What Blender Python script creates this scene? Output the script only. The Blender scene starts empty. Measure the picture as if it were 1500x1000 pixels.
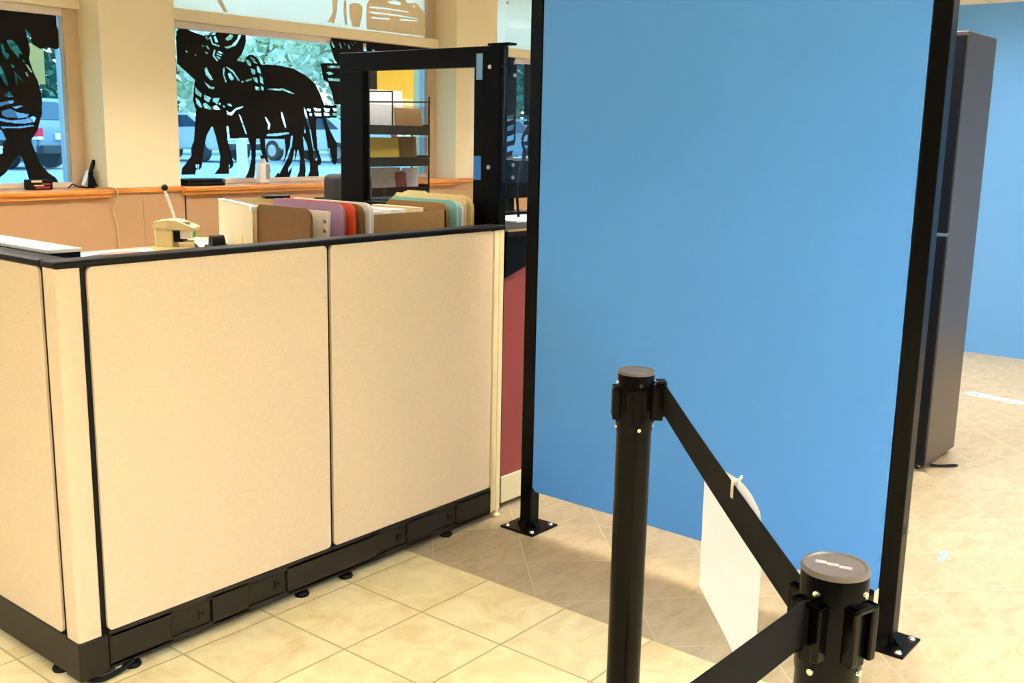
import bpy, bmesh, math, random
import numpy as np
from mathutils import Vector, Matrix
random.seed(7)
C = bpy.context.scene.collection
PI = math.pi

# ------------------------------------------------------------------ materials
def lin(c):
    c = c / 255.0
    return c / 12.92 if c <= 0.04045 else ((c + 0.055) / 1.055) ** 2.4

def rgb(r, g, b):
    return (lin(r), lin(g), lin(b), 1.0)

def mat(name, col, rough=0.5, metal=0.0, noise=0.0, nscale=40.0, bump=0.0, spec=0.5, stretch=None):
    m = bpy.data.materials.new(name); m.use_nodes = True
    nt = m.node_tree; b = nt.nodes['Principled BSDF']
    b.inputs['Base Color'].default_value = col
    b.inputs['Roughness'].default_value = rough
    b.inputs['Metallic'].default_value = metal
    b.inputs['Specular IOR Level'].default_value = spec
    if noise or bump:
        tc = nt.nodes.new('ShaderNodeNewGeometry')
        mp = nt.nodes.new('ShaderNodeMapping'); nt.links.new(tc.outputs['Position'], mp.inputs['Vector'])
        mp.inputs['Scale'].default_value = stretch or (1, 1, 1)
        n = nt.nodes.new('ShaderNodeTexNoise'); n.inputs['Scale'].default_value = nscale; n.inputs['Detail'].default_value = 5
        nt.links.new(mp.outputs['Vector'], n.inputs['Vector'])
        if noise:
            r = nt.nodes.new('ShaderNodeMapRange')
            r.inputs['From Min'].default_value = 0.25; r.inputs['From Max'].default_value = 0.75
            r.inputs['To Min'].default_value = 1 - noise; r.inputs['To Max'].default_value = 1 + noise
            nt.links.new(n.outputs['Fac'], r.inputs['Value'])
            mx = nt.nodes.new('ShaderNodeVectorMath'); mx.operation = 'SCALE'
            mx.inputs[0].default_value = col[:3]; nt.links.new(r.outputs['Result'], mx.inputs['Scale'])
            nt.links.new(mx.outputs['Vector'], b.inputs['Base Color'])
        if bump:
            bp = nt.nodes.new('ShaderNodeBump'); bp.inputs['Strength'].default_value = bump; bp.inputs['Distance'].default_value = 0.003
            nt.links.new(n.outputs['Fac'], bp.inputs['Height']); nt.links.new(bp.outputs['Normal'], b.inputs['Normal'])
    return m

def glass_mat(name, tint, gloss=0.06, frost=0.0, frost_col=(1, 1, 1, 1)):
    m = bpy.data.materials.new(name); m.use_nodes = True
    nt = m.node_tree; nt.nodes.clear()
    out = nt.nodes.new('ShaderNodeOutputMaterial')
    t = nt.nodes.new('ShaderNodeBsdfTransparent'); t.inputs['Color'].default_value = tint
    g = nt.nodes.new('ShaderNodeBsdfGlossy'); g.inputs['Roughness'].default_value = 0.02
    mx = nt.nodes.new('ShaderNodeMixShader'); mx.inputs[0].default_value = gloss
    nt.links.new(t.outputs[0], mx.inputs[1]); nt.links.new(g.outputs[0], mx.inputs[2])
    last = mx
    if frost:
        tr = nt.nodes.new('ShaderNodeBsdfTranslucent'); tr.inputs['Color'].default_value = frost_col
        m2 = nt.nodes.new('ShaderNodeMixShader'); m2.inputs[0].default_value = frost
        nt.links.new(mx.outputs[0], m2.inputs[1]); nt.links.new(tr.outputs[0], m2.inputs[2]); last = m2
    nt.links.new(last.outputs[0], out.inputs['Surface'])
    return m

def emit_mat(name, col, s):
    m = bpy.data.materials.new(name); m.use_nodes = True
    b = m.node_tree.nodes['Principled BSDF']
    b.inputs['Base Color'].default_value = col
    b.inputs['Emission Color'].default_value = col; b.inputs['Emission Strength'].default_value = s
    return m

def floor_mat():
    m = bpy.data.materials.new('ceramic_floor_tiles'); m.use_nodes = True
    nt = m.node_tree; N = nt.nodes; L = nt.links; b = N['Principled BSDF']
    geo = N.new('ShaderNodeNewGeometry')
    sep = N.new('ShaderNodeSeparateXYZ'); L.new(geo.outputs['Position'], sep.inputs[0])
    def math_(op, a, bb=None, c=None):
        n = N.new('ShaderNodeMath'); n.operation = op
        for i, v in enumerate((a, bb, c)):
            if v is None: continue
            if isinstance(v, (int, float)): n.inputs[i].default_value = v
            else: L.new(v, n.inputs[i])
        return n.outputs[0]
    T = 0.3102
    def grid(u, v, gw):
        # distance to the nearest joint in units of tile -> grout mask ; tile ids
        fu = math_('FRACT', u); fv = math_('FRACT', v)
        du = math_('MINIMUM', fu, math_('SUBTRACT', 1.0, fu)); dv = math_('MINIMUM', fv, math_('SUBTRACT', 1.0, fv))
        d = math_('MINIMUM', du, dv)
        mr = N.new('ShaderNodeMapRange'); mr.inputs['From Min'].default_value = gw * 0.6; mr.inputs['From Max'].default_value = gw
        mr.inputs['To Min'].default_value = 1.0; mr.inputs['To Max'].default_value = 0.0
        L.new(d, mr.inputs['Value'])
        idv = N.new('ShaderNodeCombineXYZ'); L.new(math_('FLOOR', u), idv.inputs[0]); L.new(math_('FLOOR', v), idv.inputs[1])
        wn = N.new('ShaderNodeTexWhiteNoise'); wn.noise_dimensions = '3D'; L.new(idv.outputs[0], wn.inputs['Vector'])
        return mr.outputs[0], wn.outputs['Value'], d
    x, y = sep.outputs['X'], sep.outputs['Y']
    u1 = math_('DIVIDE', math_('SUBTRACT', x, 2.4295), T); v1 = math_('DIVIDE', math_('SUBTRACT', y, 2.3561), T)
    gm1, id1, d1 = grid(u1, v1, 0.012)
    xa = math_('SUBTRACT', x, 2.624); ya = math_('SUBTRACT', y, 2.045)
    k = 1 / (math.sqrt(2) * T)
    u2 = math_('MULTIPLY', math_('ADD', xa, ya), k); v2 = math_('MULTIPLY', math_('SUBTRACT', xa, ya), k)
    gm2, id2, d2 = grid(u2, v2, 0.012)
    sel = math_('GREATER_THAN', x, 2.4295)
    def colour(base_a, base_b, idn, sc, vec_scale, amp):
        mp = N.new('ShaderNodeMapping'); mp.inputs['Scale'].default_value = vec_scale
        off = N.new('ShaderNodeVectorMath'); off.operation = 'SCALE'; off.inputs[0].default_value = (7, 3, 5); L.new(idn, off.inputs['Scale'])
        add = N.new('ShaderNodeVectorMath'); add.operation = 'ADD'; L.new(geo.outputs['Position'], add.inputs[0]); L.new(off.outputs[0], add.inputs[1])
        L.new(add.outputs[0], mp.inputs['Vector'])
        n = N.new('ShaderNodeTexNoise'); n.inputs['Scale'].default_value = sc; n.inputs['Detail'].default_value = 9; n.inputs['Roughness'].default_value = 0.65; n.inputs['Distortion'].default_value = 0.6
        L.new(mp.outputs[0], n.inputs['Vector'])
        cr = N.new('ShaderNodeValToRGB'); cr.color_ramp.elements[0].position = 0.35; cr.color_ramp.elements[1].position = 0.6
        cr.color_ramp.elements[0].color = base_b; cr.color_ramp.elements[1].color = base_a
        L.new(n.outputs['Fac'], cr.inputs[0])
        mr = N.new('ShaderNodeMapRange'); mr.inputs['To Min'].default_value = 1 - amp; mr.inputs['To Max'].default_value = 1 + amp
        L.new(idn, mr.inputs['Value'])
        sc2 = N.new('ShaderNodeVectorMath'); sc2.operation = 'SCALE'; L.new(cr.outputs[0], sc2.inputs[0]); L.new(mr.outputs[0], sc2.inputs['Scale'])
        return sc2.outputs[0]
    def mix(f, a, bb):
        n = N.new('ShaderNodeMix'); n.data_type = 'RGBA'
        if isinstance(f, (int, float)): n.inputs[0].default_value = f
        else: L.new(f, n.inputs[0])
        for i, v in ((6, a), (7, bb)):
            if isinstance(v, tuple): n.inputs[i].default_value = v
            else: L.new(v, n.inputs[i])
        return n.outputs[2]
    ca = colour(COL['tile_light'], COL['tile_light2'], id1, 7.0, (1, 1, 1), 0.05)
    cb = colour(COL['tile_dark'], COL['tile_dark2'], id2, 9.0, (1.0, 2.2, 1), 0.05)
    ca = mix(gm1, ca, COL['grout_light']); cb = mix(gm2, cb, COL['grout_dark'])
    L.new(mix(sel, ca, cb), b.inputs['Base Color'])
    b.inputs['Roughness'].default_value = 0.42
    b.inputs['Specular IOR Level'].default_value = 0.35
    gm = math_('ADD', math_('MULTIPLY', gm1, math_('SUBTRACT', 1.0, sel)), math_('MULTIPLY', gm2, sel))
    bp = N.new('ShaderNodeBump'); bp.inputs['Strength'].default_value = 0.6; bp.inputs['Distance'].default_value = 0.002; bp.invert = True
    L.new(gm, bp.inputs['Height']); L.new(bp.outputs[0], b.inputs['Normal'])
    return m

def weave_mat(name, col, amp=0.07):
    """Office panel cloth: fine crossed threads in colour and relief."""
    m = bpy.data.materials.new(name); m.use_nodes = True
    nt = m.node_tree; N = nt.nodes; L = nt.links; b = N['Principled BSDF']
    geo = N.new('ShaderNodeNewGeometry'); fac = []
    for s in ((60, 60, 700), (500, 500, 45)):
        mp = N.new('ShaderNodeMapping'); mp.inputs['Scale'].default_value = s; L.new(geo.outputs['Position'], mp.inputs['Vector'])
        n = N.new('ShaderNodeTexNoise'); n.inputs['Scale'].default_value = 1.0; n.inputs['Detail'].default_value = 3; L.new(mp.outputs[0], n.inputs['Vector'])
        fac.append(n.outputs['Fac'])
    a = N.new('ShaderNodeMath'); a.operation = 'ADD'; L.new(fac[0], a.inputs[0]); L.new(fac[1], a.inputs[1])
    r = N.new('ShaderNodeMapRange'); r.inputs['From Min'].default_value = 0.7; r.inputs['From Max'].default_value = 1.3
    r.inputs['To Min'].default_value = 1 - amp; r.inputs['To Max'].default_value = 1 + amp; L.new(a.outputs[0], r.inputs['Value'])
    s = N.new('ShaderNodeVectorMath'); s.operation = 'SCALE'; s.inputs[0].default_value = col[:3]; L.new(r.outputs[0], s.inputs['Scale'])
    L.new(s.outputs[0], b.inputs['Base Color']); b.inputs['Roughness'].default_value = 0.95; b.inputs['Specular IOR Level'].default_value = 0.1
    bp = N.new('ShaderNodeBump'); bp.inputs['Strength'].default_value = 0.25; bp.inputs['Distance'].default_value = 0.001
    L.new(a.outputs[0], bp.inputs['Height']); L.new(bp.outputs[0], b.inputs['Normal'])
    return m

def wood_mat(name, c1, c2):
    m = bpy.data.materials.new(name); m.use_nodes = True
    nt = m.node_tree; N = nt.nodes; L = nt.links; b = N['Principled BSDF']
    geo = N.new('ShaderNodeNewGeometry'); mp = N.new('ShaderNodeMapping'); mp.inputs['Scale'].default_value = (1.2, 25, 25); L.new(geo.outputs['Position'], mp.inputs['Vector'])
    n = N.new('ShaderNodeTexNoise'); n.inputs['Scale'].default_value = 3; n.inputs['Detail'].default_value = 6; L.new(mp.outputs[0], n.inputs['Vector'])
    cr = N.new('ShaderNodeValToRGB'); cr.color_ramp.elements[0].color = c1; cr.color_ramp.elements[1].color = c2
    cr.color_ramp.elements[0].position = .35; cr.color_ramp.elements[1].position = .65
    L.new(n.outputs['Fac'], cr.inputs[0]); L.new(cr.outputs[0], b.inputs['Base Color']); b.inputs['Roughness'].default_value = 0.35
    return m

def ceiling_mat():
    m = bpy.data.materials.new('ceiling_tiles'); m.use_nodes = True
    nt = m.node_tree; N = nt.nodes; L = nt.links; b = N['Principled BSDF']
    geo = N.new('ShaderNodeNewGeometry')
    br = N.new('ShaderNodeTexBrick'); br.offset = 0.0; br.inputs['Scale'].default_value = 1.0
    br.inputs['Brick Width'].default_value = 0.61; br.inputs['Row Height'].default_value = 0.61; br.inputs['Mortar Size'].default_value = 0.012
    br.inputs['Color1'].default_value = rgb(236, 226, 205); br.inputs['Color2'].default_value = rgb(232, 221, 200); br.inputs['Mortar'].default_value = rgb(205, 190, 160)
    L.new(geo.outputs['Position'], br.inputs['Vector']); L.new(br.outputs['Color'], b.inputs['Base Color']); b.inputs['Roughness'].default_value = 0.9
    return m

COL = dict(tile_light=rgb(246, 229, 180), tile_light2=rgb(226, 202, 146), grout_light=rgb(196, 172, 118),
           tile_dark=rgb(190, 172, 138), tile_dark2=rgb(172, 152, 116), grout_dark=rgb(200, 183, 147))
M = {}
M['floor'] = floor_mat()
M['ceiling'] = ceiling_mat()
M['wall'] = mat('cream_wall_paint', rgb(240, 222, 182), 0.75, noise=0.02, nscale=3)
M['white_wall'] = mat('off_white_hall_paint', rgb(236, 234, 228), 0.8, noise=0.01, nscale=3)
M['dim_wall'] = mat('darkened_unseen_wall', rgb(96, 84, 70), 0.8, noise=0.02, nscale=3)
M['wall_pale'] = mat('pale_reveal_paint', rgb(196, 188, 178), 0.75, noise=0.03, nscale=4)
M['wainscot'] = mat('tan_wainscot', rgb(186, 144, 102), 0.6, noise=0.03, nscale=5)
M['blue_wall'] = mat('bright_blue_paint', rgb(104, 168, 232), 0.6, noise=0.01, nscale=3)
M['blue'] = mat('blue_laminate', rgb(86, 160, 254), 0.45, noise=0.01, nscale=2, spec=0.4)
M['oak'] = wood_mat('orange_oak', rgb(196, 116, 40), rgb(230, 160, 76))
M['fabric'] = weave_mat('cream_panel_cloth', rgb(230, 208, 178))
M['black_plastic'] = mat('black_plastic', rgb(6, 6, 6), 0.5, noise=0.08, nscale=60, spec=0.2)
M['raceway'] = mat('dark_raceway_plastic', rgb(34, 28, 20), 0.5, noise=0.06, nscale=90, spec=0.3)
M['black_metal'] = mat('black_powder_coat', rgb(7, 7, 6), 0.3, noise=0.1, nscale=300, bump=0.03, spec=0.12)
M['frame_black'] = mat('deep_black_enamel', rgb(4, 4, 5), 0.45, noise=0.05, nscale=200, spec=0.08)
M['cab'] = mat('dark_brown_cabinet_steel', rgb(80, 64, 50), 0.36, noise=0.03, nscale=200, spec=0.6)
M['cab_front'] = mat('near_black_cabinet_front', rgb(7, 8, 12), 0.5, noise=0.05, nscale=100, spec=0.2)
M['stanch'] = mat('stanchion_black', rgb(5, 4, 3), 0.24, noise=0.15, nscale=400, spec=0.09)
M['cap'] = mat('stanchion_cap_grey', rgb(92, 84, 78), 0.42, noise=0.05, nscale=200)
M['cap_mark'] = mat('worn_pale_label', rgb(170, 162, 156), 0.5, noise=0.2, nscale=120)
M['belt'] = mat('woven_black_belt', rgb(13, 12, 11), 0.9, noise=0.25, nscale=900, bump=0.3, stretch=(1, 1, .25), spec=0.15)
M['chrome'] = mat('bright_steel', rgb(225, 225, 220), 0.2, metal=1.0, noise=0.02)
M['steel'] = mat('zinc_bolt', rgb(190, 186, 176), 0.3, metal=0.9, noise=0.1, nscale=200)
M['cream_plastic'] = mat('cream_plastic', rgb(234, 218, 174), 0.45, noise=0.02, nscale=30)
M['ivory'] = mat('ivory_machine_plastic', rgb(226, 208, 150), 0.4, noise=0.03, nscale=40)
M['maroon'] = mat('maroon_laminate', rgb(150, 62, 58), 0.55, noise=0.03, nscale=8)
M['paper'] = mat('white_paper', rgb(250, 249, 250), 0.8, noise=0.01, nscale=20)
M['paper_grey'] = mat('grey_print', rgb(232, 222, 210), 0.8, noise=0.03, nscale=60)
M['carton'] = mat('cream_carton', rgb(236, 218, 176), 0.75, noise=0.02, nscale=15)
M['brown'] = mat('brown_pressboard', rgb(136, 100, 56), 0.75, noise=0.05, nscale=60)
M['cardboard'] = mat('corrugated_cardboard', rgb(162, 124, 76), 0.8, noise=0.05, nscale=40)
M['lavender'] = mat('lavender_card', rgb(176, 138, 172), 0.7, noise=0.03, nscale=50)
M['orange'] = mat('orange_red_card', rgb(240, 84, 44), 0.7, noise=0.03, nscale=50)
M['teal'] = mat('aqua_card', rgb(150, 216, 218), 0.7, noise=0.03, nscale=50)
M['manila'] = mat('manila_card', rgb(244, 222, 164), 0.75, noise=0.03, nscale=50)
M['yellow'] = mat('yellow_card', rgb(222, 188, 50), 0.7, noise=0.03, nscale=40)
M['red_card'] = mat('dark_red_card', rgb(150, 46, 52), 0.7, noise=0.03, nscale=40)
M['green'] = mat('green_sticker', rgb(86, 168, 74), 0.5, noise=0.12, nscale=150)
M['blue_pad'] = mat('pale_blue_pad', rgb(120, 160, 215), 0.6, noise=0.02)
M['tape'] = mat('blue_painters_tape', rgb(34, 118, 205), 0.7, noise=0.05, nscale=60)
M['tape_pale'] = mat('pale_blue_tape', rgb(116, 168, 226), 0.7, noise=0.05, nscale=60)
M['scrap'] = mat('faded_blue_tape', rgb(150, 188, 214), 0.7, noise=0.25, nscale=60)
M['chair'] = mat('charcoal_upholstery', rgb(34, 31, 27), 0.9, noise=0.1, nscale=200, bump=0.2)
M['decal'] = mat('matte_black_vinyl', rgb(18, 16, 15), 0.8, noise=0.05, nscale=40, spec=0.2)
M['decal_tan'] = mat('tan_vinyl', rgb(238, 216, 172), 0.7, noise=0.06, nscale=12)
M['alu'] = mat('pale_blue_aluminium', rgb(150, 176, 198), 0.4, metal=0.3, noise=0.03)
M['frame'] = mat('taupe_window_frame', rgb(196, 170, 134), 0.55, noise=0.03, nscale=20)
M['frame_white'] = mat('off_white_rail', rgb(222, 206, 190), 0.55, noise=0.03, nscale=20)
M['glass'] = glass_mat('tinted_window_glass', (0.74, 0.96, 1.0, 1), 0.04)
M['frost'] = glass_mat('frosted_transom_glass', (0.9, 0.97, 0.95, 1), 0.03, 0.75, (0.84, 0.80, 0.66, 1))
M['acrylic'] = glass_mat('clear_acrylic', (0.97, 0.98, 0.98, 1), 0.02)
M['acrylic_dim'] = glass_mat('smoky_acrylic', (0.9, 0.9, 0.9, 1), 0.03)
M['wire'] = mat('black_wire', rgb(7, 7, 8), 0.6, noise=0.1, spec=0.08)
M['mesh'] = glass_mat('fine_black_mesh', (0.84, 0.84, 0.84, 1), 0.0)
M['cord'] = mat('beige_cord', rgb(205, 175, 130), 0.6, noise=0.03)
M['worksurface'] = mat('brown_grey_laminate', rgb(150, 124, 96), 0.5, noise=0.04, nscale=60)
M['bottle'] = mat('cloudy_white_plastic', rgb(240, 240, 236), 0.35, noise=0.03, nscale=60)
M['bottle_label'] = mat('grey_bottle_print', rgb(150, 146, 150), 0.5, noise=0.3, nscale=120)
M['lamp'] = emit_mat('lamp_diffuser', (0.97, 0.98, 1.0, 1), 35.0)
M['added_louver'] = mat('lamp_louver_grey', rgb(128, 126, 120), 0.6, noise=0.02)
M['lamp_far'] = emit_mat('lamp_diffuser_hall', (0.86, 0.95, 1.0, 1), 46.0)
M['lamp_win'] = emit_mat('lamp_diffuser_window_row', (1.0, 0.98, 0.94, 1), 36.0)
M['lamp_cool'] = emit_mat('lamp_diffuser_bright', (1.0, 0.985, 0.96, 1), 21.0)
M['asphalt'] = mat('sunlit_asphalt', rgb(150, 172, 186), 0.9, noise=0.08, nscale=1.5)
M['line'] = mat('white_road_paint', rgb(240, 244, 246), 0.8, noise=0.05)
M['silver'] = mat('silver_blue_car_paint', rgb(120, 146, 168), 0.3, metal=0.2, noise=0.02)
M['white_car'] = mat('white_car_paint', rgb(214, 226, 234), 0.3, noise=0.02)
M['teal_car'] = mat('dark_teal_car_paint', rgb(52, 84, 94), 0.3, noise=0.02)
M['car_glass'] = mat('dark_car_glass', rgb(46, 76, 100), 0.1, noise=0.03)
M['tyre'] = mat('tyre_rubber', rgb(38, 46, 54), 0.8, noise=0.1)
M['tail'] = mat('red_tail_lamp', rgb(232, 20, 70), 0.25, noise=0.03)
M['bark'] = mat('grey_bark', rgb(96, 84, 70), 0.9, noise=0.2, nscale=20)
def leaf_mat(name, a):
    return mat(name, a, 0.6, noise=0.35, nscale=2.5)
M['leaf1'] = leaf_mat('leaf_green', rgb(58, 140, 60)); M['leaf2'] = leaf_mat('leaf_grey_green', rgb(222, 232, 206)); M['leaf3'] = leaf_mat('leaf_teal', rgb(46, 116, 96))
M['tan_block'] = mat('tan_patch', rgb(190, 160, 96), 0.8, noise=0.05, nscale=2)

# ------------------------------------------------------------------ helpers
LOC = {}
def xf(bm, verts, mtx):
    if mtx is not None:
        for v in verts: v.co = mtx @ v.co

def bx(bm, x0, x1, y0, y1, z0, z1, bev=0.0, seg=2, mtx=None, edges=None):
    r = bmesh.ops.create_cube(bm, size=1.0)
    vs = r['verts']
    for v in vs:
        v.co = Vector(((x0 + x1) / 2 + v.co.x * (x1 - x0), (y0 + y1) / 2 + v.co.y * (y1 - y0), (z0 + z1) / 2 + v.co.z * (z1 - z0)))
    if bev:
        es = list({e for v in vs for e in v.link_edges})
        if edges == 'z': es = [e for e in es if abs((e.verts[0].co - e.verts[1].co).normalized().z) > .9]
        if edges == 'x': es = [e for e in es if abs((e.verts[0].co - e.verts[1].co).normalized().x) > .9]
        if edges == 'y': es = [e for e in es if abs((e.verts[0].co - e.verts[1].co).normalized().y) > .9]
        before = set(bm.verts) - set(vs)
        bmesh.ops.bevel(bm, geom=es, offset=bev, segments=seg, affect='EDGES', profile=0.5)
        vs = [v for v in bm.verts if v not in before]
    xf(bm, vs, mtx)
    return vs

def cyl(bm, p0, p1, r0, r1=None, seg=24, caps=True):
    p0, p1 = Vector(p0), Vector(p1); r1 = r0 if r1 is None else r1
    d = p1 - p0
    m = Matrix.Translation((p0 + p1) / 2) @ d.to_track_quat('Z', 'Y').to_matrix().to_4x4()
    bmesh.ops.create_cone(bm, cap_ends=caps, segments=seg, radius1=r0, radius2=r1, depth=d.length, matrix=m)

def lathe(bm, cx, cy, prof, seg=36):
    rings = []
    for r, z in prof:
        if r < 1e-6: rings.append([bm.verts.new((cx, cy, z))])
        else: rings.append([bm.verts.new((cx + r * math.cos(2 * PI * k / seg), cy + r * math.sin(2 * PI * k / seg), z)) for k in range(seg)])
    for a, b in zip(rings, rings[1:]):
        for k in range(seg):
            k2 = (k + 1) % seg
            if len(a) == 1 and len(b) == 1: continue
            if len(a) == 1: bm.faces.new((a[0], b[k], b[k2]))
            elif len(b) == 1: bm.faces.new((a[k], a[k2], b[0]))
            else: bm.faces.new((a[k], a[k2], b[k2], b[k]))

def prism(bm, pts, origin, ux, uy, w, both=False):
    """Polygon pts in the (ux, uy) plane at origin, thickened by vector w."""
    o, ux, uy, w = Vector(origin), Vector(ux), Vector(uy), Vector(w)
    a = [bm.verts.new(o + ux * p[0] + uy * p[1]) for p in pts]
    b = [bm.verts.new(o + ux * p[0] + uy * p[1] + w) for p in pts]
    bm.faces.new(a); bm.faces.new(list(reversed(b)))
    n = len(pts)
    for i in range(n):
        j = (i + 1) % n
        bm.faces.new((a[i], b[i], b[j], a[j]))

def tube(bm, pts, r, seg=8):
    pts = [Vector(p) for p in pts]
    rings = []
    for i, p in enumerate(pts):
        t = (pts[min(i + 1, len(pts) - 1)] - pts[max(i - 1, 0)]).normalized()
        q = t.to_track_quat('Z', 'Y')
        rings.append([bm.verts.new(p + q @ Vector((r * math.cos(2 * PI * k / seg), r * math.sin(2 * PI * k / seg), 0))) for k in range(seg)])
    for a, b in zip(rings, rings[1:]):
        for k in range(seg):
            bm.faces.new((a[k], a[(k + 1) % seg], b[(k + 1) % seg], b[k]))
    bm.faces.new(rings[0]); bm.faces.new(list(reversed(rings[-1])))

def curve_pts(ctrl, n=10):
    ctrl = [Vector(c) for c in ctrl]; out = []
    P = [ctrl[0]] + ctrl + [ctrl[-1]]
    for i in range(1, len(P) - 2):
        p0, p1, p2, p3 = P[i - 1:i + 3]
        for k in range(n):
            t = k / n
            out.append(0.5 * ((2 * p1) + (p2 - p0) * t + (2 * p0 - 5 * p1 + 4 * p2 - p3) * t * t + (3 * p1 - p0 - 3 * p2 + p3) * t ** 3))
    out.append(ctrl[-1])
    return out

def new(): return bmesh.new()

def obj(name, bm, m, parent=None, smooth=False, base=None):
    """One mesh object; vertices given in world space, stored relative to its own base point."""
    bmesh.ops.recalc_face_normals(bm, faces=bm.faces[:])
    if base is None:
        cs = [v.co for v in bm.verts]
        lo = Vector((min(c.x for c in cs), min(c.y for c in cs), min(c.z for c in cs))); hi = Vector((max(c.x for c in cs), max(c.y for c in cs), max(c.z for c in cs)))
        base = Vector(((lo.x + hi.x) / 2, (lo.y + hi.y) / 2, lo.z))
    base = Vector(base)
    for v in bm.verts: v.co -= base
    me = bpy.data.meshes.new(name); bm.to_mesh(me); bm.free()
    if smooth:
        me.polygons.foreach_set('use_smooth', [True] * len(me.polygons))
        try: me.set_sharp_from_angle(angle=math.radians(35))
        except Exception: pass
    me.materials.append(m)
    o = bpy.data.objects.new(name, me); C.objects.link(o)
    if parent is not None:
        o.parent = parent; o.location = base - LOC[parent.name]
    else: o.location = base
    LOC[o.name] = base
    return o

def tag(o, label, cat, group=None):
    o['label'] = label; o['category'] = cat
    if group: o['group'] = group
    return o

def thing(name, label, cat, loc, group=None):
    o = bpy.data.objects.new(name, None); C.objects.link(o); o.location = loc; o.empty_display_size = 0.1
    LOC[o.name] = Vector(loc)
    return tag(o, label, cat, group)

def struct(name, bm, m, parent=None, smooth=False):
    o = obj(name, bm, m, parent, smooth)
    if parent is None: o['kind'] = 'structure'
    return o

def box_obj(name, m, parent, *a, **k):
    bm = new(); bx(bm, *a, **k); return obj(name, bm, m, parent)

# ------------------------------------------------------------------ camera
F = 1528.0
yaw, pitch, roll = 0.6807, 0.1955, 0.0201
H = 1.42
cyw, syw, cp, sp = math.cos(yaw), math.sin(yaw), math.cos(pitch), math.sin(pitch)
fw = Vector((cyw * cp, syw * cp, -sp)); rt = Vector((syw, -cyw, 0)); up = rt.cross(fw)
cr, sr = math.cos(roll), math.sin(roll)
r2 = rt * cr + up * sr; u2 = up * cr - rt * sr
cam_d = bpy.data.cameras.new('camera'); cam = bpy.data.objects.new('camera', cam_d); C.objects.link(cam)
cam.matrix_world = Matrix(((r2.x, u2.x, -fw.x, 0), (r2.y, u2.y, -fw.y, 0), (r2.z, u2.z, -fw.z, H), (0, 0, 0, 1)))
cam_d.sensor_fit = 'HORIZONTAL'; cam_d.sensor_width = 36.0; cam_d.lens = F * 36.0 / 1500.0
cam_d.clip_start = 0.05; cam_d.clip_end = 300
bpy.context.scene.camera = cam
# ------ outlines of the cut vinyl window decals (x, z) in metres
BIG = [[(4.312,2.122),(4.353,2.119),(4.425,2.084),(4.532,2.062),(4.627,2.077),(4.654,2.118),(4.648,2.168),(4.752,2.177),(4.769,2.167),(4.89,2.178),(4.895,2.124),(4.888,2.037),(4.85,1.955),(4.804,1.912),(4.867,1.902),(4.886,1.939),(4.914,1.957),(4.942,1.961),(4.987,1.942),(5.023,1.893),(5.127,1.899),(5.115,1.523),(4.457,1.506),(4.424,1.611),(4.437,1.717),(4.447,1.753),(4.371,1.811),(4.308,1.856),(4.307,1.986)],
[(4.819,1.905),(5.02,1.896),(5.152,1.901),(5.321,1.886),(5.44,1.842),(5.534,1.785),(5.588,1.704),(5.628,1.621),(5.778,1.626),(5.777,1.529),(5.64,1.521),(5.667,1.452),(5.723,1.367),(5.773,1.302),(5.771,1.215),(5.731,1.15),(5.691,1.183),(5.657,1.248),(5.651,1.334),(5.632,1.43),(5.609,1.515),(5.545,1.518),(5.54,1.428),(5.551,1.28),(5.589,1.194),(5.584,1.157),(5.552,1.149),(5.563,1.042),(5.435,1.044),(5.471,1.11),(5.466,1.227),(5.441,1.322),(5.402,1.384),(5.234,1.357),(4.798,1.357)],
[(5.228,1.382),(5.307,1.383),(5.292,1.3),(5.248,1.165),(5.265,1.06),(5.114,1.058),(5.181,1.124),(5.23,1.238)],
[(4.447,1.567),(4.882,1.581),(4.884,1.358),(4.724,1.353),(4.714,1.441),(4.698,1.441),(4.702,1.342),(4.733,1.231),(4.75,1.164),(4.73,1.138),(4.707,1.135),(4.705,1.098),(4.577,1.096),(4.623,1.143),(4.635,1.224),(4.605,1.355),(4.578,1.435),(4.569,1.435),(4.528,1.376),(4.503,1.297),(4.475,1.152),(4.457,1.131),(4.423,1.131),(4.422,1.095),(4.304,1.097),(4.311,1.14),(4.39,1.225),(4.421,1.353),(4.434,1.461)]]
CALF = [[(4.81,1.681),(4.932,1.696),(5.057,1.707),(5.316,1.692),(5.407,1.614),(5.472,1.469),(5.516,1.259),(5.5,1.184),(5.467,1.237),(5.429,1.385),(5.402,1.405),(5.412,1.259),(5.423,1.132),(5.421,1.052),(5.332,1.054),(5.361,1.111),(5.37,1.216),(5.352,1.279),(5.33,1.217),(5.294,1.144),(5.266,1.065),(5.166,1.057),(5.207,1.113),(5.263,1.217),(5.301,1.383),(5.24,1.352),(5.04,1.355),(4.871,1.356),(4.8,1.417)],
[(4.879,1.366),(4.958,1.367),(4.95,1.253),(4.941,1.132),(4.924,1.049),(4.836,1.05),(4.88,1.118),(4.906,1.2),(4.909,1.276)],
[(4.987,1.367),(5.039,1.367),(5.04,1.269),(5.083,1.115),(5.062,1.046),(5.004,1.047),(5.028,1.192),(4.997,1.268)],
[(4.668,1.828),(4.705,1.866),(4.757,1.848),(4.834,1.765),(4.936,1.785),(5.121,1.704),(5.115,1.523),(4.834,1.516),(4.709,1.523),(4.676,1.584),(4.663,1.692)],
[(4.838,1.602),(5.119,1.649),(5.11,1.368),(4.879,1.366)]]
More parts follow.
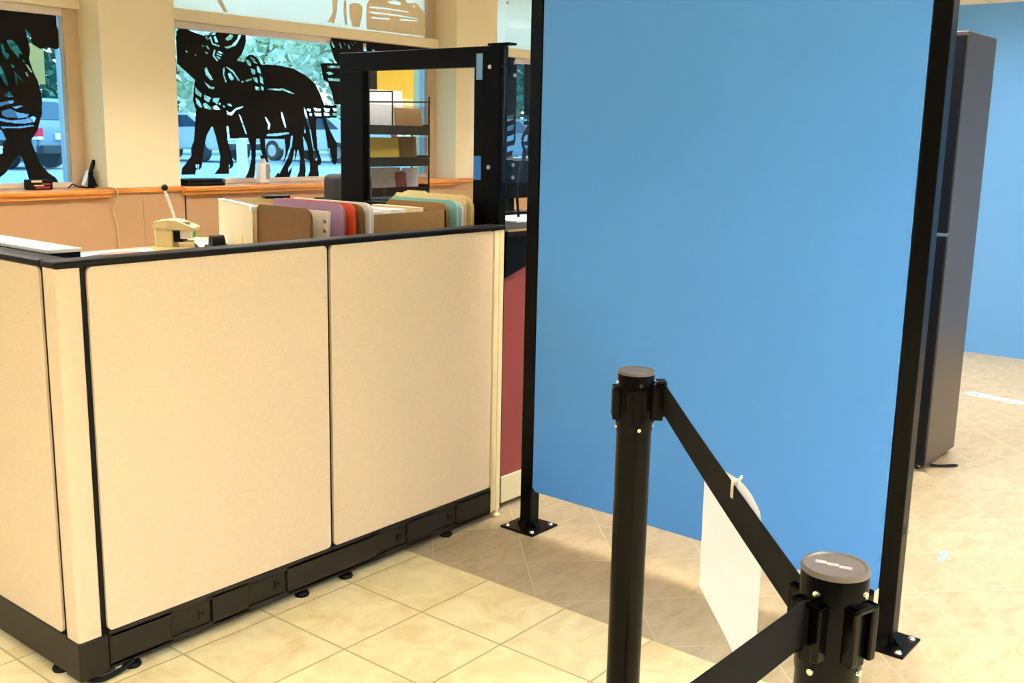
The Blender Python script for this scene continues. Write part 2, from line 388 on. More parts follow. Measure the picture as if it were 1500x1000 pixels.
BIRD = [[(5.706,2.183),(5.878,2.185),(6.165,2.183),(6.496,2.187),(6.951,2.181),(6.952,2.097),(6.495,1.972),(6.115,1.725),(5.775,1.711),(5.77,1.928),(5.72,1.975),(5.671,2.09)],
[(5.572,1.937),(5.791,1.956),(5.877,1.866),(5.873,1.629),(5.714,1.629),(5.687,1.718),(5.646,1.801),(5.604,1.814)]]
HOLES = [[(4.445,1.707),(4.498,1.66),(4.488,1.638),(4.447,1.661)],
[(4.446,1.633),(4.475,1.613),(4.498,1.568),(4.477,1.567),(4.449,1.598)],
[(4.515,1.657),(4.574,1.638),(4.551,1.602),(4.518,1.625)],
[(4.503,1.593),(4.525,1.601),(4.571,1.57),(4.57,1.552),(4.515,1.565)],
[(4.586,1.635),(4.648,1.641),(4.624,1.593),(4.59,1.61)],
[(4.584,1.578),(4.619,1.586),(4.653,1.555),(4.587,1.553)],
[(4.642,1.605),(4.659,1.598),(4.65,1.587),(4.637,1.594)],
[(4.672,1.591),(4.693,1.581),(4.684,1.57),(4.669,1.58)],
[(4.881,1.924),(4.922,1.916),(4.934,1.877),(4.902,1.886)],
[(4.923,1.945),(4.959,1.933),(4.99,1.898),(4.954,1.907)],
[(4.925,1.865),(4.966,1.853),(4.964,1.82),(4.937,1.822)],
[(4.981,1.887),(5.008,1.87),(5.021,1.826),(4.988,1.839)],
[(4.941,1.8),(4.982,1.798),(4.99,1.758),(4.954,1.771)],
[(5.006,1.815),(5.034,1.797),(5.037,1.753),(5.009,1.767)],
[(4.957,1.738),(4.999,1.729),(4.998,1.703),(4.965,1.709)],
[(5.013,1.744),(5.041,1.731),(5.037,1.707),(5.015,1.711)],
[(4.832,2.169),(4.853,2.142),(4.846,2.077),(4.799,2.016),(4.727,1.986),(4.701,1.998),(4.763,2.013),(4.814,2.06),(4.834,2.112),(4.826,2.147)],
[(4.712,2.056),(4.749,2.087),(4.784,2.086),(4.765,2.056),(4.729,2.043)],
[(4.751,2.154),(4.778,2.15),(4.814,2.164),(4.84,2.148),(4.812,2.131),(4.759,2.13)],
[(4.527,1.834),(4.544,1.849),(4.564,1.808),(4.596,1.767),(4.579,1.759),(4.538,1.793)],
[(4.519,1.749),(4.577,1.713),(4.607,1.714),(4.598,1.698),(4.559,1.702)],
[(4.72,1.817),(4.747,1.818),(4.777,1.777),(4.754,1.765),(4.732,1.782)],
[(4.713,1.863),(4.774,1.834),(4.826,1.772),(4.812,1.764),(4.765,1.823),(4.709,1.856)],
[(4.682,1.843),(4.7,1.859),(4.693,1.801),(4.713,1.752),(4.7,1.751),(4.68,1.8)],
[(4.697,1.552),(4.709,1.523),(4.744,1.517),(4.782,1.555),(4.846,1.579),(4.851,1.59),(4.782,1.573),(4.745,1.543),(4.718,1.538),(4.71,1.553)],
[(4.703,1.6),(4.739,1.601),(4.756,1.583),(4.72,1.586)],
[(4.545,2.053),(4.566,2.061),(4.578,2.045),(4.556,2.033)],
[(4.588,2.067),(4.607,2.015),(4.662,2.006),(4.658,1.995),(4.598,2.008),(4.579,2.055)],
[(4.613,2.062),(4.63,2.067),(4.65,2.029),(4.629,2.021)],
[(4.546,1.997),(4.559,1.994),(4.579,1.971),(4.558,1.977)],
[(4.504,2.001),(4.529,1.992),(4.525,1.985)],
[(4.536,1.958),(4.569,1.939),(4.544,1.944)],
[(4.648,1.969),(4.691,1.954),(4.682,1.947),(4.643,1.958)],
[(4.634,1.951),(4.677,1.939),(4.668,1.932),(4.634,1.94)],
[(4.633,1.933),(4.668,1.917),(4.663,1.91),(4.633,1.922)],
[(4.614,1.974),(4.626,1.971),(4.612,1.931),(4.645,1.902),(4.632,1.894),(4.599,1.927)],
[(4.447,1.934),(4.464,1.928),(4.455,1.921)],
[(4.378,1.953),(4.394,1.944),(4.385,1.937)],
[(4.308,2.095),(4.324,2.103),(4.327,2.083),(4.311,2.076)],
[(4.834,1.765),(4.862,1.77),(4.857,1.755),(4.839,1.757)],
[(4.876,1.775),(4.931,1.792),(4.935,1.778),(4.88,1.764)],
[(5.071,1.724),(5.225,1.731),(5.332,1.698),(5.316,1.692),(5.218,1.717),(5.077,1.713)],
[(5.039,1.516),(5.057,1.511),(5.094,1.462),(5.08,1.421),(5.065,1.426),(5.072,1.456)],
[(5.194,1.561),(5.213,1.546),(5.245,1.439),(5.229,1.439),(5.199,1.515)],
[(5.054,1.388),(5.163,1.397),(5.268,1.406),(5.27,1.393),(5.162,1.376),(5.057,1.375)],
[(5.287,1.378),(5.305,1.378),(5.292,1.3),(5.249,1.206),(5.167,1.088),(5.161,1.103),(5.236,1.217),(5.276,1.3)],
[(5.318,1.279),(5.324,1.248),(5.308,1.164),(5.253,1.102),(5.25,1.128),(5.289,1.175),(5.306,1.227)],
[(5.42,1.598),(5.44,1.573),(5.485,1.428),(5.512,1.28),(5.502,1.28),(5.471,1.427),(5.42,1.562)],
[(5.41,1.458),(5.43,1.448),(5.432,1.401),(5.418,1.4),(5.417,1.437)],
[(5.447,1.589),(5.489,1.59),(5.485,1.566),(5.458,1.572)],
[(5.516,1.596),(5.593,1.593),(5.585,1.572),(5.53,1.574)],
[(5.621,1.6),(5.684,1.596),(5.677,1.572),(5.634,1.574)],
[(5.713,1.602),(5.775,1.599),(5.775,1.578),(5.727,1.576)],
[(5.474,1.555),(5.501,1.554),(5.498,1.533),(5.476,1.538)],
[(5.522,1.56),(5.592,1.559),(5.596,1.535),(5.536,1.534)],
[(5.62,1.563),(5.677,1.561),(5.69,1.54),(5.627,1.538)],
[(5.712,1.562),(5.774,1.562),(5.774,1.542),(5.715,1.542)],
[(5.502,1.28),(5.523,1.275),(5.549,1.205),(5.535,1.184),(5.505,1.216)],
[(5.664,1.286),(5.681,1.28),(5.706,1.199),(5.694,1.188),(5.666,1.237)],
[(5.641,1.926),(5.773,1.929),(5.773,1.913),(5.648,1.908)],
[(5.633,1.873),(5.668,1.881),(5.711,1.867),(5.661,1.854)],
[(5.646,1.83),(5.772,1.834),(5.771,1.812),(5.653,1.812)],
[(4.806,1.531),(4.825,1.513),(4.863,1.418),(4.874,1.388),(4.864,1.384),(4.832,1.462)],
[(4.425,1.167),(4.438,1.167),(4.434,1.134),(4.426,1.145)],
[(4.442,1.17),(4.453,1.167),(4.449,1.131),(4.442,1.134)],
[(4.704,1.168),(4.713,1.164),(4.716,1.142),(4.706,1.146)],
[(5.688,2.117),(5.701,2.111),(5.721,2.069),(5.709,2.068),(5.692,2.092)],
[(5.769,2.11),(5.778,2.111),(5.798,2.069),(5.788,2.065)],
[(5.812,2.12),(5.838,2.1),(5.833,2.093)],
[(5.86,2.105),(5.868,2.105),(5.885,2.072),(5.875,2.071)],
[(5.895,2.12),(5.917,2.103),(5.912,2.097)],
[(5.926,2.132),(5.948,2.124),(5.943,2.117)],
[(6.028,2.124),(6.059,2.126),(6.059,2.065),(6.027,2.063)],
[(6.091,2.164),(6.128,2.161),(6.128,2.141),(6.096,2.142)],
[(6.123,2.086),(6.155,2.078),(6.15,2.07),(6.127,2.073)]]
STEED = [[(2.869,2.131),(3.106,2.142),(3.453,2.142),(3.451,2.114),(3.455,2.035),(3.476,1.95),(3.467,1.911),(3.446,1.891),(3.387,1.899),(3.34,1.884),(3.29,1.91),(3.281,1.971),(3.251,1.998),(3.275,1.879),(3.264,1.817),(3.285,1.745),(3.313,1.684),(3.321,1.56),(2.88,1.545)],
[(2.875,1.623),(3.32,1.643),(3.329,1.577),(3.322,1.49),(3.288,1.389),(3.242,1.328),(3.258,1.268),(3.288,1.187),(3.34,1.125),(3.388,1.093),(3.414,1.04),(3.32,1.043),(3.211,1.086),(3.198,1.147),(3.178,1.214),(3.163,1.241),(3.108,1.181),(3.07,1.129),(3.028,1.099),(2.96,1.078),(2.903,1.177),(3.039,1.241),(3.059,1.248),(3.064,1.307),(3.086,1.333),(3.063,1.385),(2.986,1.417)]]
STEED_HOLES = [[(3.317,2.113),(3.339,2.103),(3.329,2.097),(3.313,2.107)],
[(3.359,2.112),(3.388,2.108),(3.374,2.099),(3.362,2.102)],
[(3.133,1.922),(3.164,1.925),(3.199,1.891),(3.225,1.845),(3.203,1.849),(3.203,1.816),(3.177,1.848),(3.149,1.882)],
[(3.095,1.901),(3.112,1.891),(3.121,1.85),(3.142,1.839),(3.138,1.815),(3.125,1.808),(3.102,1.842)],
[(3.216,1.82),(3.237,1.8),(3.228,1.799)],
[(3.237,1.791),(3.255,1.78),(3.281,1.738),(3.268,1.741)],
[(3.148,1.782),(3.169,1.774),(3.168,1.759),(3.153,1.764)],
[(3.166,1.741),(3.181,1.727),(3.222,1.674),(3.18,1.711),(3.183,1.66),(3.17,1.662)],
[(3.233,1.739),(3.242,1.739),(3.254,1.715),(3.244,1.715)],
[(3.079,1.775),(3.101,1.734),(3.125,1.651),(3.107,1.656),(3.075,1.721)],
[(3.071,1.5),(3.126,1.518),(3.165,1.496),(3.239,1.485),(3.231,1.468),(3.176,1.46),(3.095,1.464),(3.073,1.477)],
[(3.055,1.46),(3.121,1.445),(3.209,1.454),(3.266,1.475),(3.283,1.466),(3.27,1.439),(3.208,1.429),(3.106,1.432),(3.054,1.444)],
[(3.061,1.406),(3.138,1.406),(3.266,1.423),(3.265,1.414),(3.185,1.401),(3.07,1.397)],
[(3.14,1.528),(3.195,1.539),(3.205,1.533),(3.159,1.515)],
[(3.062,1.551),(3.146,1.567),(3.149,1.551),(3.101,1.54),(3.06,1.525)],
[(3.092,1.594),(3.127,1.622),(3.148,1.59),(3.118,1.586)],
[(3.043,1.297),(3.061,1.274),(3.049,1.251),(3.04,1.251)]]
LOFT = [[(5.902,2.413),(5.96,2.434),(6.019,2.434),(6.048,2.404),(6.034,2.313),(6.008,2.25),(5.933,2.249),(5.901,2.33)],
[(6.087,2.432),(6.147,2.499),(6.501,2.55),(6.556,2.493),(6.668,2.505),(6.744,2.455),(6.768,2.4),(6.779,2.24),(6.085,2.239)],
[(4.65,2.315),(4.692,2.32),(4.741,2.241),(4.709,2.238)],
[(5.725,2.43),(5.782,2.436),(5.768,2.341),(5.741,2.255),(5.671,2.258),(5.73,2.338)],
[(5.847,2.443),(5.873,2.445),(5.876,2.258),(5.857,2.256),(5.839,2.348)]]
LOFT_HOLES = [[(6.125,2.421),(6.286,2.431),(6.575,2.426),(6.575,2.417),(6.286,2.416),(6.125,2.409)],
[(6.12,2.381),(6.321,2.389),(6.687,2.383),(6.687,2.374),(6.321,2.376),(6.12,2.369)],
[(6.137,2.343),(6.356,2.352),(6.356,2.34),(6.146,2.329)],
[(6.465,2.359),(6.678,2.366),(6.678,2.354),(6.474,2.346)],
[(6.33,2.482),(6.393,2.501),(6.483,2.492),(6.474,2.469),(6.357,2.466)],
[(6.612,2.48),(6.649,2.487),(6.64,2.464)]]
LATTICE = [[(7.816,2.147),(8.039,2.212),(8.045,1.728),(8.034,1.403),(7.964,1.305),(7.889,1.722)],
[(7.947,1.852),(8.04,1.869),(8.046,1.371),(7.91,0.998),(7.836,1.045),(7.878,1.402)],
[(8.156,2.183),(8.382,2.198),(8.431,0.988),(8.155,0.994),(8.17,1.471)]]
LATTICE_HOLES = [[(7.913,1.595),(8.017,1.617),(8.008,1.565),(7.905,1.544)],
[(8.176,1.615),(8.23,1.616),(8.221,1.557),(8.167,1.556)],
[(8.251,1.617),(8.317,1.619),(8.308,1.559),(8.243,1.558)],
[(7.916,1.499),(8.02,1.52),(8.011,1.468),(7.907,1.447)],
[(8.179,1.517),(8.233,1.518),(8.225,1.458),(8.171,1.458)],
[(8.255,1.518),(8.321,1.52),(8.312,1.46),(8.246,1.459)],
[(7.919,1.402),(8.023,1.423),(8.014,1.371),(7.91,1.35)],
[(8.183,1.418),(8.237,1.419),(8.228,1.359),(8.174,1.359)],
[(8.259,1.419),(8.325,1.42),(8.316,1.36),(8.25,1.359)],
[(7.922,1.305),(8.026,1.325),(8.017,1.273),(7.913,1.253)],
[(8.186,1.319),(8.241,1.319),(8.232,1.26),(8.178,1.26)],
[(8.262,1.32),(8.328,1.32),(8.32,1.26),(8.254,1.26)],
[(7.925,1.207),(8.029,1.227),(8.02,1.174),(7.916,1.155)],
[(8.19,1.22),(8.244,1.22),(8.236,1.16),(8.181,1.16)],
[(8.266,1.22),(8.332,1.219),(8.324,1.159),(8.257,1.159)],
[(7.928,1.11),(8.032,1.128),(8.024,1.076),(7.919,1.057)],
[(8.194,1.12),(8.248,1.119),(8.239,1.059),(8.185,1.06)],
[(8.27,1.119),(8.336,1.119),(8.327,1.058),(8.261,1.059)]]

# ------------------------------------------------------------------ room shell
XW, XE, YS, YN, ZC = -3.5, 11.5, -4.5, 6.25, 2.75
YG = 6.53                                        # window glass plane
bm = new(); bx(bm, XW, XE, YS, 6.8, -0.1, 0.0); struct('floor', bm, M['floor'])
bm = new(); bx(bm, XW, XE, YS, 6.8, ZC, ZC + 0.15); struct('ceiling', bm, M['ceiling'])
bm = new(); bx(bm, XW - 0.15, XW, YS, 6.8, 0, ZC); struct('wall_west', bm, M['dim_wall'])  # unseen wall, coloured dark so the black posts reflect little light
bm = new(); bx(bm, XE, XE + 0.15, YS, 6.8, 0, ZC); struct('wall_east', bm, M['white_wall'])
bm = new(); bx(bm, XW, 3.4, YS - 0.15, YS, 0, ZC); bx(bm, 9.4, XE, YS - 0.15, YS, 0, ZC); bx(bm, 3.4, 9.4, YS - 0.15, YS, 0, .3); bx(bm, 3.4, 9.4, YS - 0.15, YS, 2.5, ZC); bx(bm, 6.3, 6.5, YS - .15, YS, .3, 2.5)
struct('wall_south', bm, M['white_wall'])
for i, (a, b) in enumerate(((3.4, 6.3), (6.5, 9.4))):
    bm = new(); bx(bm, a, b, YS - .08, YS - .072, .3, 2.5); struct('window_%d' % (i + 4), bm, M['glass'])
SILL = 1.03
bm = new(); bx(bm, XW, XE, YN, 6.8, 0, SILL - 0.055)
for a, b in ((-1.2, -.4), (.30, .83), (3.585, 4.118), (6.88, 7.42), (10.2, 10.73)): bx(bm, a, b, YN, 6.8, SILL - .056, SILL - .028)
struct('wall_north', bm, M['wainscot'])
# vertical joints of the tan wainscot
for i, x in enumerate((3.832, 4.147)):
    bm = new(); bx(bm, x - .004, x + .004, YN - .004, YN, 0.0, SILL - .06); struct('trim_%d' % (i + 1), bm, M['wainscot'] if i == 0 else M['raceway'])
PIL = [(-1.2, -0.4), (0.30, 0.83), (3.585, 4.118), (6.88, 7.42), (10.2, 10.73)]
for i, (a, b) in enumerate(PIL):
    bm = new(); bx(bm, a, b, YN, 6.8, SILL - 0.028, ZC); struct('pillar' if i == 0 else 'pillar.%03d' % i, bm, M['wall'])
    bm = new(); bx(bm, a - .0, b + .0, YN - 0.018, YN, SILL - 0.03, SILL + 0.005, 0.004, mtx=None); struct('trim_%d' % (i + 3), bm, M['oak'])
WIN = [(0.83, 3.585), (4.118, 6.88), (7.42, 10.2)]
for i, (a, b) in enumerate(WIN):
    w = thing('window_%d' % (i + 1), ['window left of the cream pillar', 'window right of the cream pillar', 'window behind the clear acrylic guard'][i], 'window', ((a + b) / 2, YG, SILL))
    del w['label']; del w['category']; w['kind'] = 'structure'
    bm = new()
    fwid = 0.055
    bx(bm, a, a + .10, 6.50, 6.58, SILL, ZC, .006); bx(bm, b - .10, b, 6.50, 6.58, SILL, ZC, .006)
    struct('window_frame', bm, M['frame'], w)
    bm = new(); bx(bm, a + .10, b - .10, 6.50, 6.58, SILL, SILL + .035, .004); bx(bm, a + .1, b - .1, 6.505, 6.58, 2.095, 2.143, .004)
    struct('rail', bm, M['frame_white'], w)
    bm = new(); bx(bm, a + .10, a + .125, 6.51, 6.57, SILL + .035, 2.095); bx(bm, b - .125, b - .10, 6.51, 6.57, SILL + .035, 2.095)
    struct('stop', bm, M['alu'], w)
    bm = new(); bx(bm, a, b, 6.46, 6.6, 2.143, 2.222, .006); struct('mullion', bm, M['wall'], w)
    bm = new(); bx(bm, a + .125, b - .125, YG, YG + .008, SILL + .035, 2.095); struct('pane', bm, M['glass'], w)
    bm = new(); bx(bm, a + .10, b - .10, YG, YG + .008, 2.222, ZC); struct('transom_pane', bm, M['frost'], w)
    bm = new(); bx(bm, a, b, YN - .035, 6.6, SILL - .055, SILL, .006)
    bx(bm, a, b, YN - .05, YN - .03, SILL - .03, SILL - .004, .004)
    struct('window_sill', bm, M['oak'], w)
# blue wall far right (a partial-height wall standing in the hall)
bm = new(); bx(bm, 7.54, 7.68, YS, 3.1, 0, 2.33); struct('wall_right', bm, M['blue_wall'])

# ------------------------------------------------------------------ ceiling lights
k = 0
for x in (-1.4, 1.5, 3.7, 6.2, 9.3):  # last column is added out of view to brighten the far ceiling and wall
    for y in (-2.9, -0.6, 1.7, 4.4):
        if (x, y) in ((1.5, 1.7), (-1.4, 4.4)): continue
        near_e = 3.5 < x < 9 and y < 2.0
        t = thing('ceiling_light', 'unseen louvred ceiling light above the hall' if not near_e else 'unseen louvred ceiling light added beyond the blue divider', 'ceiling light', (x, y, ZC - .11), 'louvred ceiling lights')
        bm = new()
        for s in (-1, 1):
            bx(bm, x - .63, x + .63, y + s * .32 - .02, y + s * .32 + .02, ZC - .11, ZC); bx(bm, x + s * .62 - .02, x + s * .62 + .02, y - .3, y + .3, ZC - .11, ZC)
        obj('fixture_frame', bm, M['frame_white'], t)
        bm = new()
        for i in range(1, 8): bx(bm, x - .6 + .15 * i - .002, x - .6 + .15 * i + .002, y - .3, y + .3, ZC - .10, ZC - .03)
        for i in range(1, 4): bx(bm, x - .6, x + .6, y - .3 + .15 * i - .002, y - .3 + .15 * i + .002, ZC - .10, ZC - .03)
        obj('added_louver', bm, M['added_louver'], t)  # louvers added to keep lamp light off the upper part of the panels
        box_obj('diffuser', M['lamp_cool'] if near_e else M['lamp_win'] if y > 4 else M['lamp_far'] if x < 0 else M['lamp'], t, x - .6, x + .6, y - .3, y + .3, ZC - .02, ZC - .005)

# ------------------------------------------------------------------ cubicle partition
P = thing('cubicle_partition', 'low L-shaped office partition with cream cloth panels and black trim', 'office partition', (2.0, 2.42, 0))
bm = new(); bx(bm, 1.236, 2.846, 2.404, 2.455, .03, 1.084); bx(bm, 1.230, 1.290, 2.45, 4.2, .03, 1.084); obj('core_frame', bm, M['black_plastic'], P)
def cloth(x0, x1, y0, y1, ax):
    bm = new(); bx(bm, x0, x1, y0, y1, .128, 1.084, .014, 3, edges=ax); return obj('cloth_panel', bm, M['fabric'], P, True)
cloth(1.306, 2.067, 2.394, 2.410, 'y'); cloth(2.081, 2.838, 2.394, 2.410, 'y')
cloth(1.224, 1.241, 2.471, 3.22, 'x'); cloth(1.224, 1.241, 3.235, 4.19, 'x')
bm = new(); bx(bm, 1.225, 1.290, 2.394, 2.459, .122, 1.086, .008, 3, edges='z'); obj('corner_cover', bm, M['fabric'], P, True)
bm = new(); bx(bm, 1.222, 2.905, 2.388, 2.463, 1.084, 1.102, .007, 3); obj('top_cap', bm, M['black_plastic'], P, True)
bm = new(); bx(bm, 1.219, 1.296, 2.462, 4.2, 1.084, 1.102, .007, 3); obj('top_cap', bm, M['black_plastic'], P, True)
bm = new(); bx(bm, 1.292, 1.305, 2.400, 2.412, .02, 1.086, .003); obj('trim_strip', bm, M['black_plastic'], P)
# base raceway with recessed outlet covers
cov = [(1.487, 1.622), (1.744, 1.89), (2.262, 2.405), (2.526, 2.655)]
rw = new()
bx(rw, 1.306, 2.842, 2.402, 2.45, .022, .124)                         # backing
bx(rw, 1.306, 2.842, 2.390, 2.402, .108, .127, .003); bx(rw, 1.306, 2.842, 2.390, 2.402, .022, .040, .003)
e = [1.306] + [v for c in cov for v in c] + [2.842]
for a, b in zip(e[0::2], e[1::2]): bx(rw, a, b, 2.390, 2.402, .030, .118)
R = obj('base_raceway', rw, M['raceway'], P)
for a, b in cov:
    bm = new(); bx(bm, a + .004, b - .004, 2.3955, 2.402, .041, .107, .002)
    bx(bm, a + .012, a + .015, 2.3945, 2.396, .046, .100); bx(bm, a + .012, b - .012, 2.3945, 2.396, .046, .049)
    o = obj('outlet_cover', bm, M['raceway'], R)
    c = a + (b - a) * .68
    bm = new(); bx(bm, c - .003, c + .003, 2.3935, 2.3955, .060, .088); cyl(bm, (c + .014, 2.3955, .074), (c + .014, 2.3925, .074), .005, seg=12); obj('knockout', bm, M['black_plastic'], R)
bm = new(); bx(bm, 1.221, 1.300, 2.389, 2.455, .0, .0001) if False else None
bm = new(); bx(bm, 1.220, 1.303, 2.389, 2.46, .016, .122, .004); bx(bm, 1.220, 1.236, 2.45, 4.2, .022, .127, .003); obj('base_cover', bm, M['raceway'], P)
for x, y in ((1.375, 2.405), (1.957, 2.408), (2.138, 2.408), (2.62, 2.412), (1.240, 2.526), (1.244, 3.3)):
    bm = new(); lathe(bm, x, y, [(0, 0), (.022, 0), (.024, .006), (.02, .013), (.008, .016), (.006, .035), (0, .035)], 20); obj('levelling_glide', bm, M['black_plastic'], P, True)
bm = new(); tube(bm, curve_pts([(1.25, 2.41, .012), (1.275, 2.385, .008), (1.33, 2.385, .012), (1.37, 2.39, .025)], 8), .007); obj('floor_cable', bm, M['black_plastic'], P, True)
bm = new(); bx(bm, 1.315, 1.335, 2.386, 2.392, .012, .024, .002); obj('latch_plate', bm, M['steel'], P)
bm = new(); bx(bm, 2.846, 2.872, 2.392, 2.46, .028, 1.084, .004); bx(bm, 2.874, 2.905, 2.394, 2.46, .028, 1.084, .008, 3, edges='z'); bx(bm, 2.868, 2.878, 2.402, 2.45, .03, 1.08)
o = obj('end_post', bm, M['cream_plastic'], P, True); o['label'] = 'cream plastic end post'
bm = new(); lathe(bm, 2.892, 2.404, [(0, 0), (.014, 0), (.016, .006), (.008, .014), (.006, .04), (0, .04)], 20); obj('levelling_glide', bm, M['cream_plastic'], P, True)

# ------------------------------------------------------------------ blue divider
D = thing('room_divider', 'tall blue panel held between two black floor-bolted posts', 'room divider', (2.875, 1.57, 0))
def post(x, y):
    bm = new(); bx(bm, x - .025, x + .025, y - .025, y + .025, .006, 2.2, .003); p = obj('post', bm, M['black_metal'], D)
    bm = new(); bx(bm, x - .076, x + .076, y - .076, y + .076, 0, .008, .003); obj('base_plate', bm, M['black_metal'], p)
    bm = new()
    for s in (-1, 1):
        prism(bm, [(0, 0), (.022, 0), (0, .022)], (x - .014, y + s * .025, .007), (0, s, 0), (0, 0, 1), (.028, 0, 0))
        prism(bm, [(0, 0), (.022, 0), (0, .022)], (x + s * .025, y - .014, .007), (s, 0, 0), (0, 0, 1), (0, .028, 0))
    obj('weld_bead', bm, M['black_metal'], p)
    for sx in (-1, 1):
        for sy in (-1, 1):
            bm = new(); lathe(bm, x + sx * .056, y + sy * .056, [(0, .0165), (.005, .016), (.0095, .012), (.011, .008), (.0, .0075)], 16); obj('bolt', bm, M['chrome'], p, True)
    bm = new(); cyl(bm, (x - .0, y, 2.2), (x, y, 2.206), .024, seg=16); obj('post_cap', bm, M['black_metal'], p)
    return p
post(2.888, 2.240); pr = post(2.868, .908)
for z in (.33, .345):
    bm = new(); cyl(bm, (2.880, .884, z + .01), (2.880, .878, z + .01), .006, seg=14); obj('bolt', bm, M['steel'], pr, True)
bm = new()
th = math.atan2(2.868 - 2.888, .908 - 2.240)
prism(bm, [(.018, .150), (1.266, .150), (1.28, .164), (1.28, 2.16), (.004, 2.16), (.004, .164)], (2.866, 2.2155, 0), (-.015, -1, 0), (0, 0, 1), (.014, 0, 0)); obj('blue_panel', bm, M['blue'], D)

# ------------------------------------------------------------------ stanchions
RP = .0325
def stanchion(cx, cy, az, label, mark):
    t = thing('queue_stanchion', label, 'stanchion', (cx, cy, 0), 'black retractable belt stanchions')
    bm = new(); lathe(bm, cx, cy, [(0, 0), (.175, 0), (.178, .006), (.17, .014), (.06, .034), (.045, .045), (0, .045)], 48); obj('base', bm, M['stanch'], t, True)
    bm = new(); lathe(bm, cx, cy, [(0, .03), (RP, .03), (RP, .90), (0, .90)], 40); obj('pole', bm, M['stanch'], t, True)
    bm = new(); lathe(bm, cx, cy, [(0, .885), (RP + .001, .885), (RP + .0015, .89), (RP + .0015, .992), (RP + .0005, .995), (0, .995)], 40); hd = obj('belt_housing', bm, M['stanch'], t, True)
    bm = new(); lathe(bm, cx, cy, [(0, .9935), (RP + .0018, .9935), (RP + .002, .9965), (RP + .0005, .9995), (RP - .002, 1.0), (RP - .004, .9985), (0, .9985)], 40); cp_ = obj('top_cap', bm, M['cap'], t, True); cp_['label'] = 'grey disc cap'
    view = math.atan2(cy, cx)
    if mark:                                                        # worn strip on the lid
        ux = Vector((math.sin(view), -math.cos(view), 0)); uy = Vector((math.cos(view), math.sin(view), 0))
        bm = new()
        for (a, b, c, d) in ((-.020, -.009, -.001, .0065), (-.0085, .003, -.004, .003), (.0035, .016, -.008, -.001)):
            prism(bm, [(a, c), (b, c - .001), (b, d - .001), (a, d)], (cx, cy, .9986), ux, uy, (0, 0, .0004))
        obj('worn_lid_print', bm, M['cap_mark'], cp_)
        bm = new(); prism(bm, [(-.012, .004), (.012, .001), (.012, .0045), (-.012, .0075)], (cx, cy, .9986), ux, uy, (0, 0, .0003)); obj('faint_lid_print', bm, M['paper_grey'] if False else M['cap'], cp_)
    for q in range(4):
        a = az + q * PI / 2; n = Vector((math.cos(a), math.sin(a), 0)); s = Vector((-n.y, n.x, 0)); c = Vector((cx, cy, 0))
        bm = new()
        mt = Matrix(((n.x, s.x, 0, cx), (n.y, s.y, 0, cy), (0, 0, 1, 0), (0, 0, 0, 1)))
        r0 = RP - .004
        bx(bm, r0, RP + .010, -.019, -.009, .908, .968, .002, mtx=mt); bx(bm, r0, RP + .010, .009, .019, .908, .968, .002, mtx=mt)
        bx(bm, r0, RP + .010, -.019, .019, .962, .968, .002, mtx=mt); bx(bm, r0, RP + .003, -.010, .010, .902, .964, mtx=mt)
        obj('belt_clip', bm, M['stanch'], hd)
        a2 = a + PI / 4; 
        for z in (.977, .893):
            pz = z
            d = Vector((math.cos(a + .17), math.sin(a + .17), 0)); p = c + d * (RP + .0015)
            bm = new(); cyl(bm, p + Vector((0, 0, pz)) - d * .001, p + Vector((0, 0, pz)) + d * .0022, .0042, .0034, seg=14); obj('screw', bm, M['chrome'], hd, True)
    return t
NX, NY, FX, FY = .984, .368, 1.605, 1.003
AZN, AZF = math.radians(163.5), math.radians(-52)
SN = stanchion(NX, NY, AZN, 'black belt stanchion nearest the camera, grey cap with worn pale lettering', True)
SF = stanchion(FX, FY, AZF, 'black belt stanchion standing farther back, in front of the blue panel', False)
def strip(name, pts, z, m, parent, t=.0016):
    """Belt: vertical ribbon through (x, y) points, z pairs per point."""
    bm = new(); L_, R_ = [], []
    for i, (x, y) in enumerate(pts):
        a = Vector(pts[max(i - 1, 0)]); b = Vector(pts[min(i + 1, len(pts) - 1)]); d = (b - a).normalized(); n = Vector((-d.y, d.x)) * t / 2
        zz = z[i] if isinstance(z[0], tuple) else z
        L_.append((bm.verts.new((x + n.x, y + n.y, zz[0])), bm.verts.new((x + n.x, y + n.y, zz[1]))))
        R_.append((bm.verts.new((x - n.x, y - n.y, zz[0])), bm.verts.new((x - n.x, y - n.y, zz[1]))))
    for i in range(len(pts) - 1):
        bm.faces.new((L_[i][0], L_[i + 1][0], L_[i + 1][1], L_[i][1])); bm.faces.new((R_[i][0], R_[i][1], R_[i + 1][1], R_[i + 1][0]))
        bm.faces.new((L_[i][1], L_[i + 1][1], R_[i + 1][1], R_[i][1])); bm.faces.new((L_[i][0], R_[i][0], R_[i + 1][0], L_[i + 1][0]))
    bm.faces.new((L_[0][0], L_[0][1], R_[0][1], R_[0][0])); bm.faces.new((L_[-1][0], R_[-1][0], R_[-1][1], L_[-1][1]))
    return obj(name, bm, m, parent)
BA, BB = Vector((1.634, .9605)), Vector((.996, .408))
def bp(s): return BA + (BB - BA) * s
zb = lambda s: (.921 - .002 * s - .012 * math.sin(PI * s) * .35, .977 - .008 * s - .012 * math.sin(PI * s) * .35)
ss = [k / 14 for k in range(15)]
strip('belt', [tuple(bp(s)) for s in ss], [zb(s) for s in ss], M['belt'], SN)
d163 = Vector((math.cos(AZN), math.sin(AZN)))
st = Vector((NX, NY)) + d163 * (RP + .004)
strip('belt', [tuple(st), tuple(st + d163 * .01), (.74, .386), (.45, .395), (.05, .405)], (.920, .970), M['belt'], SN)
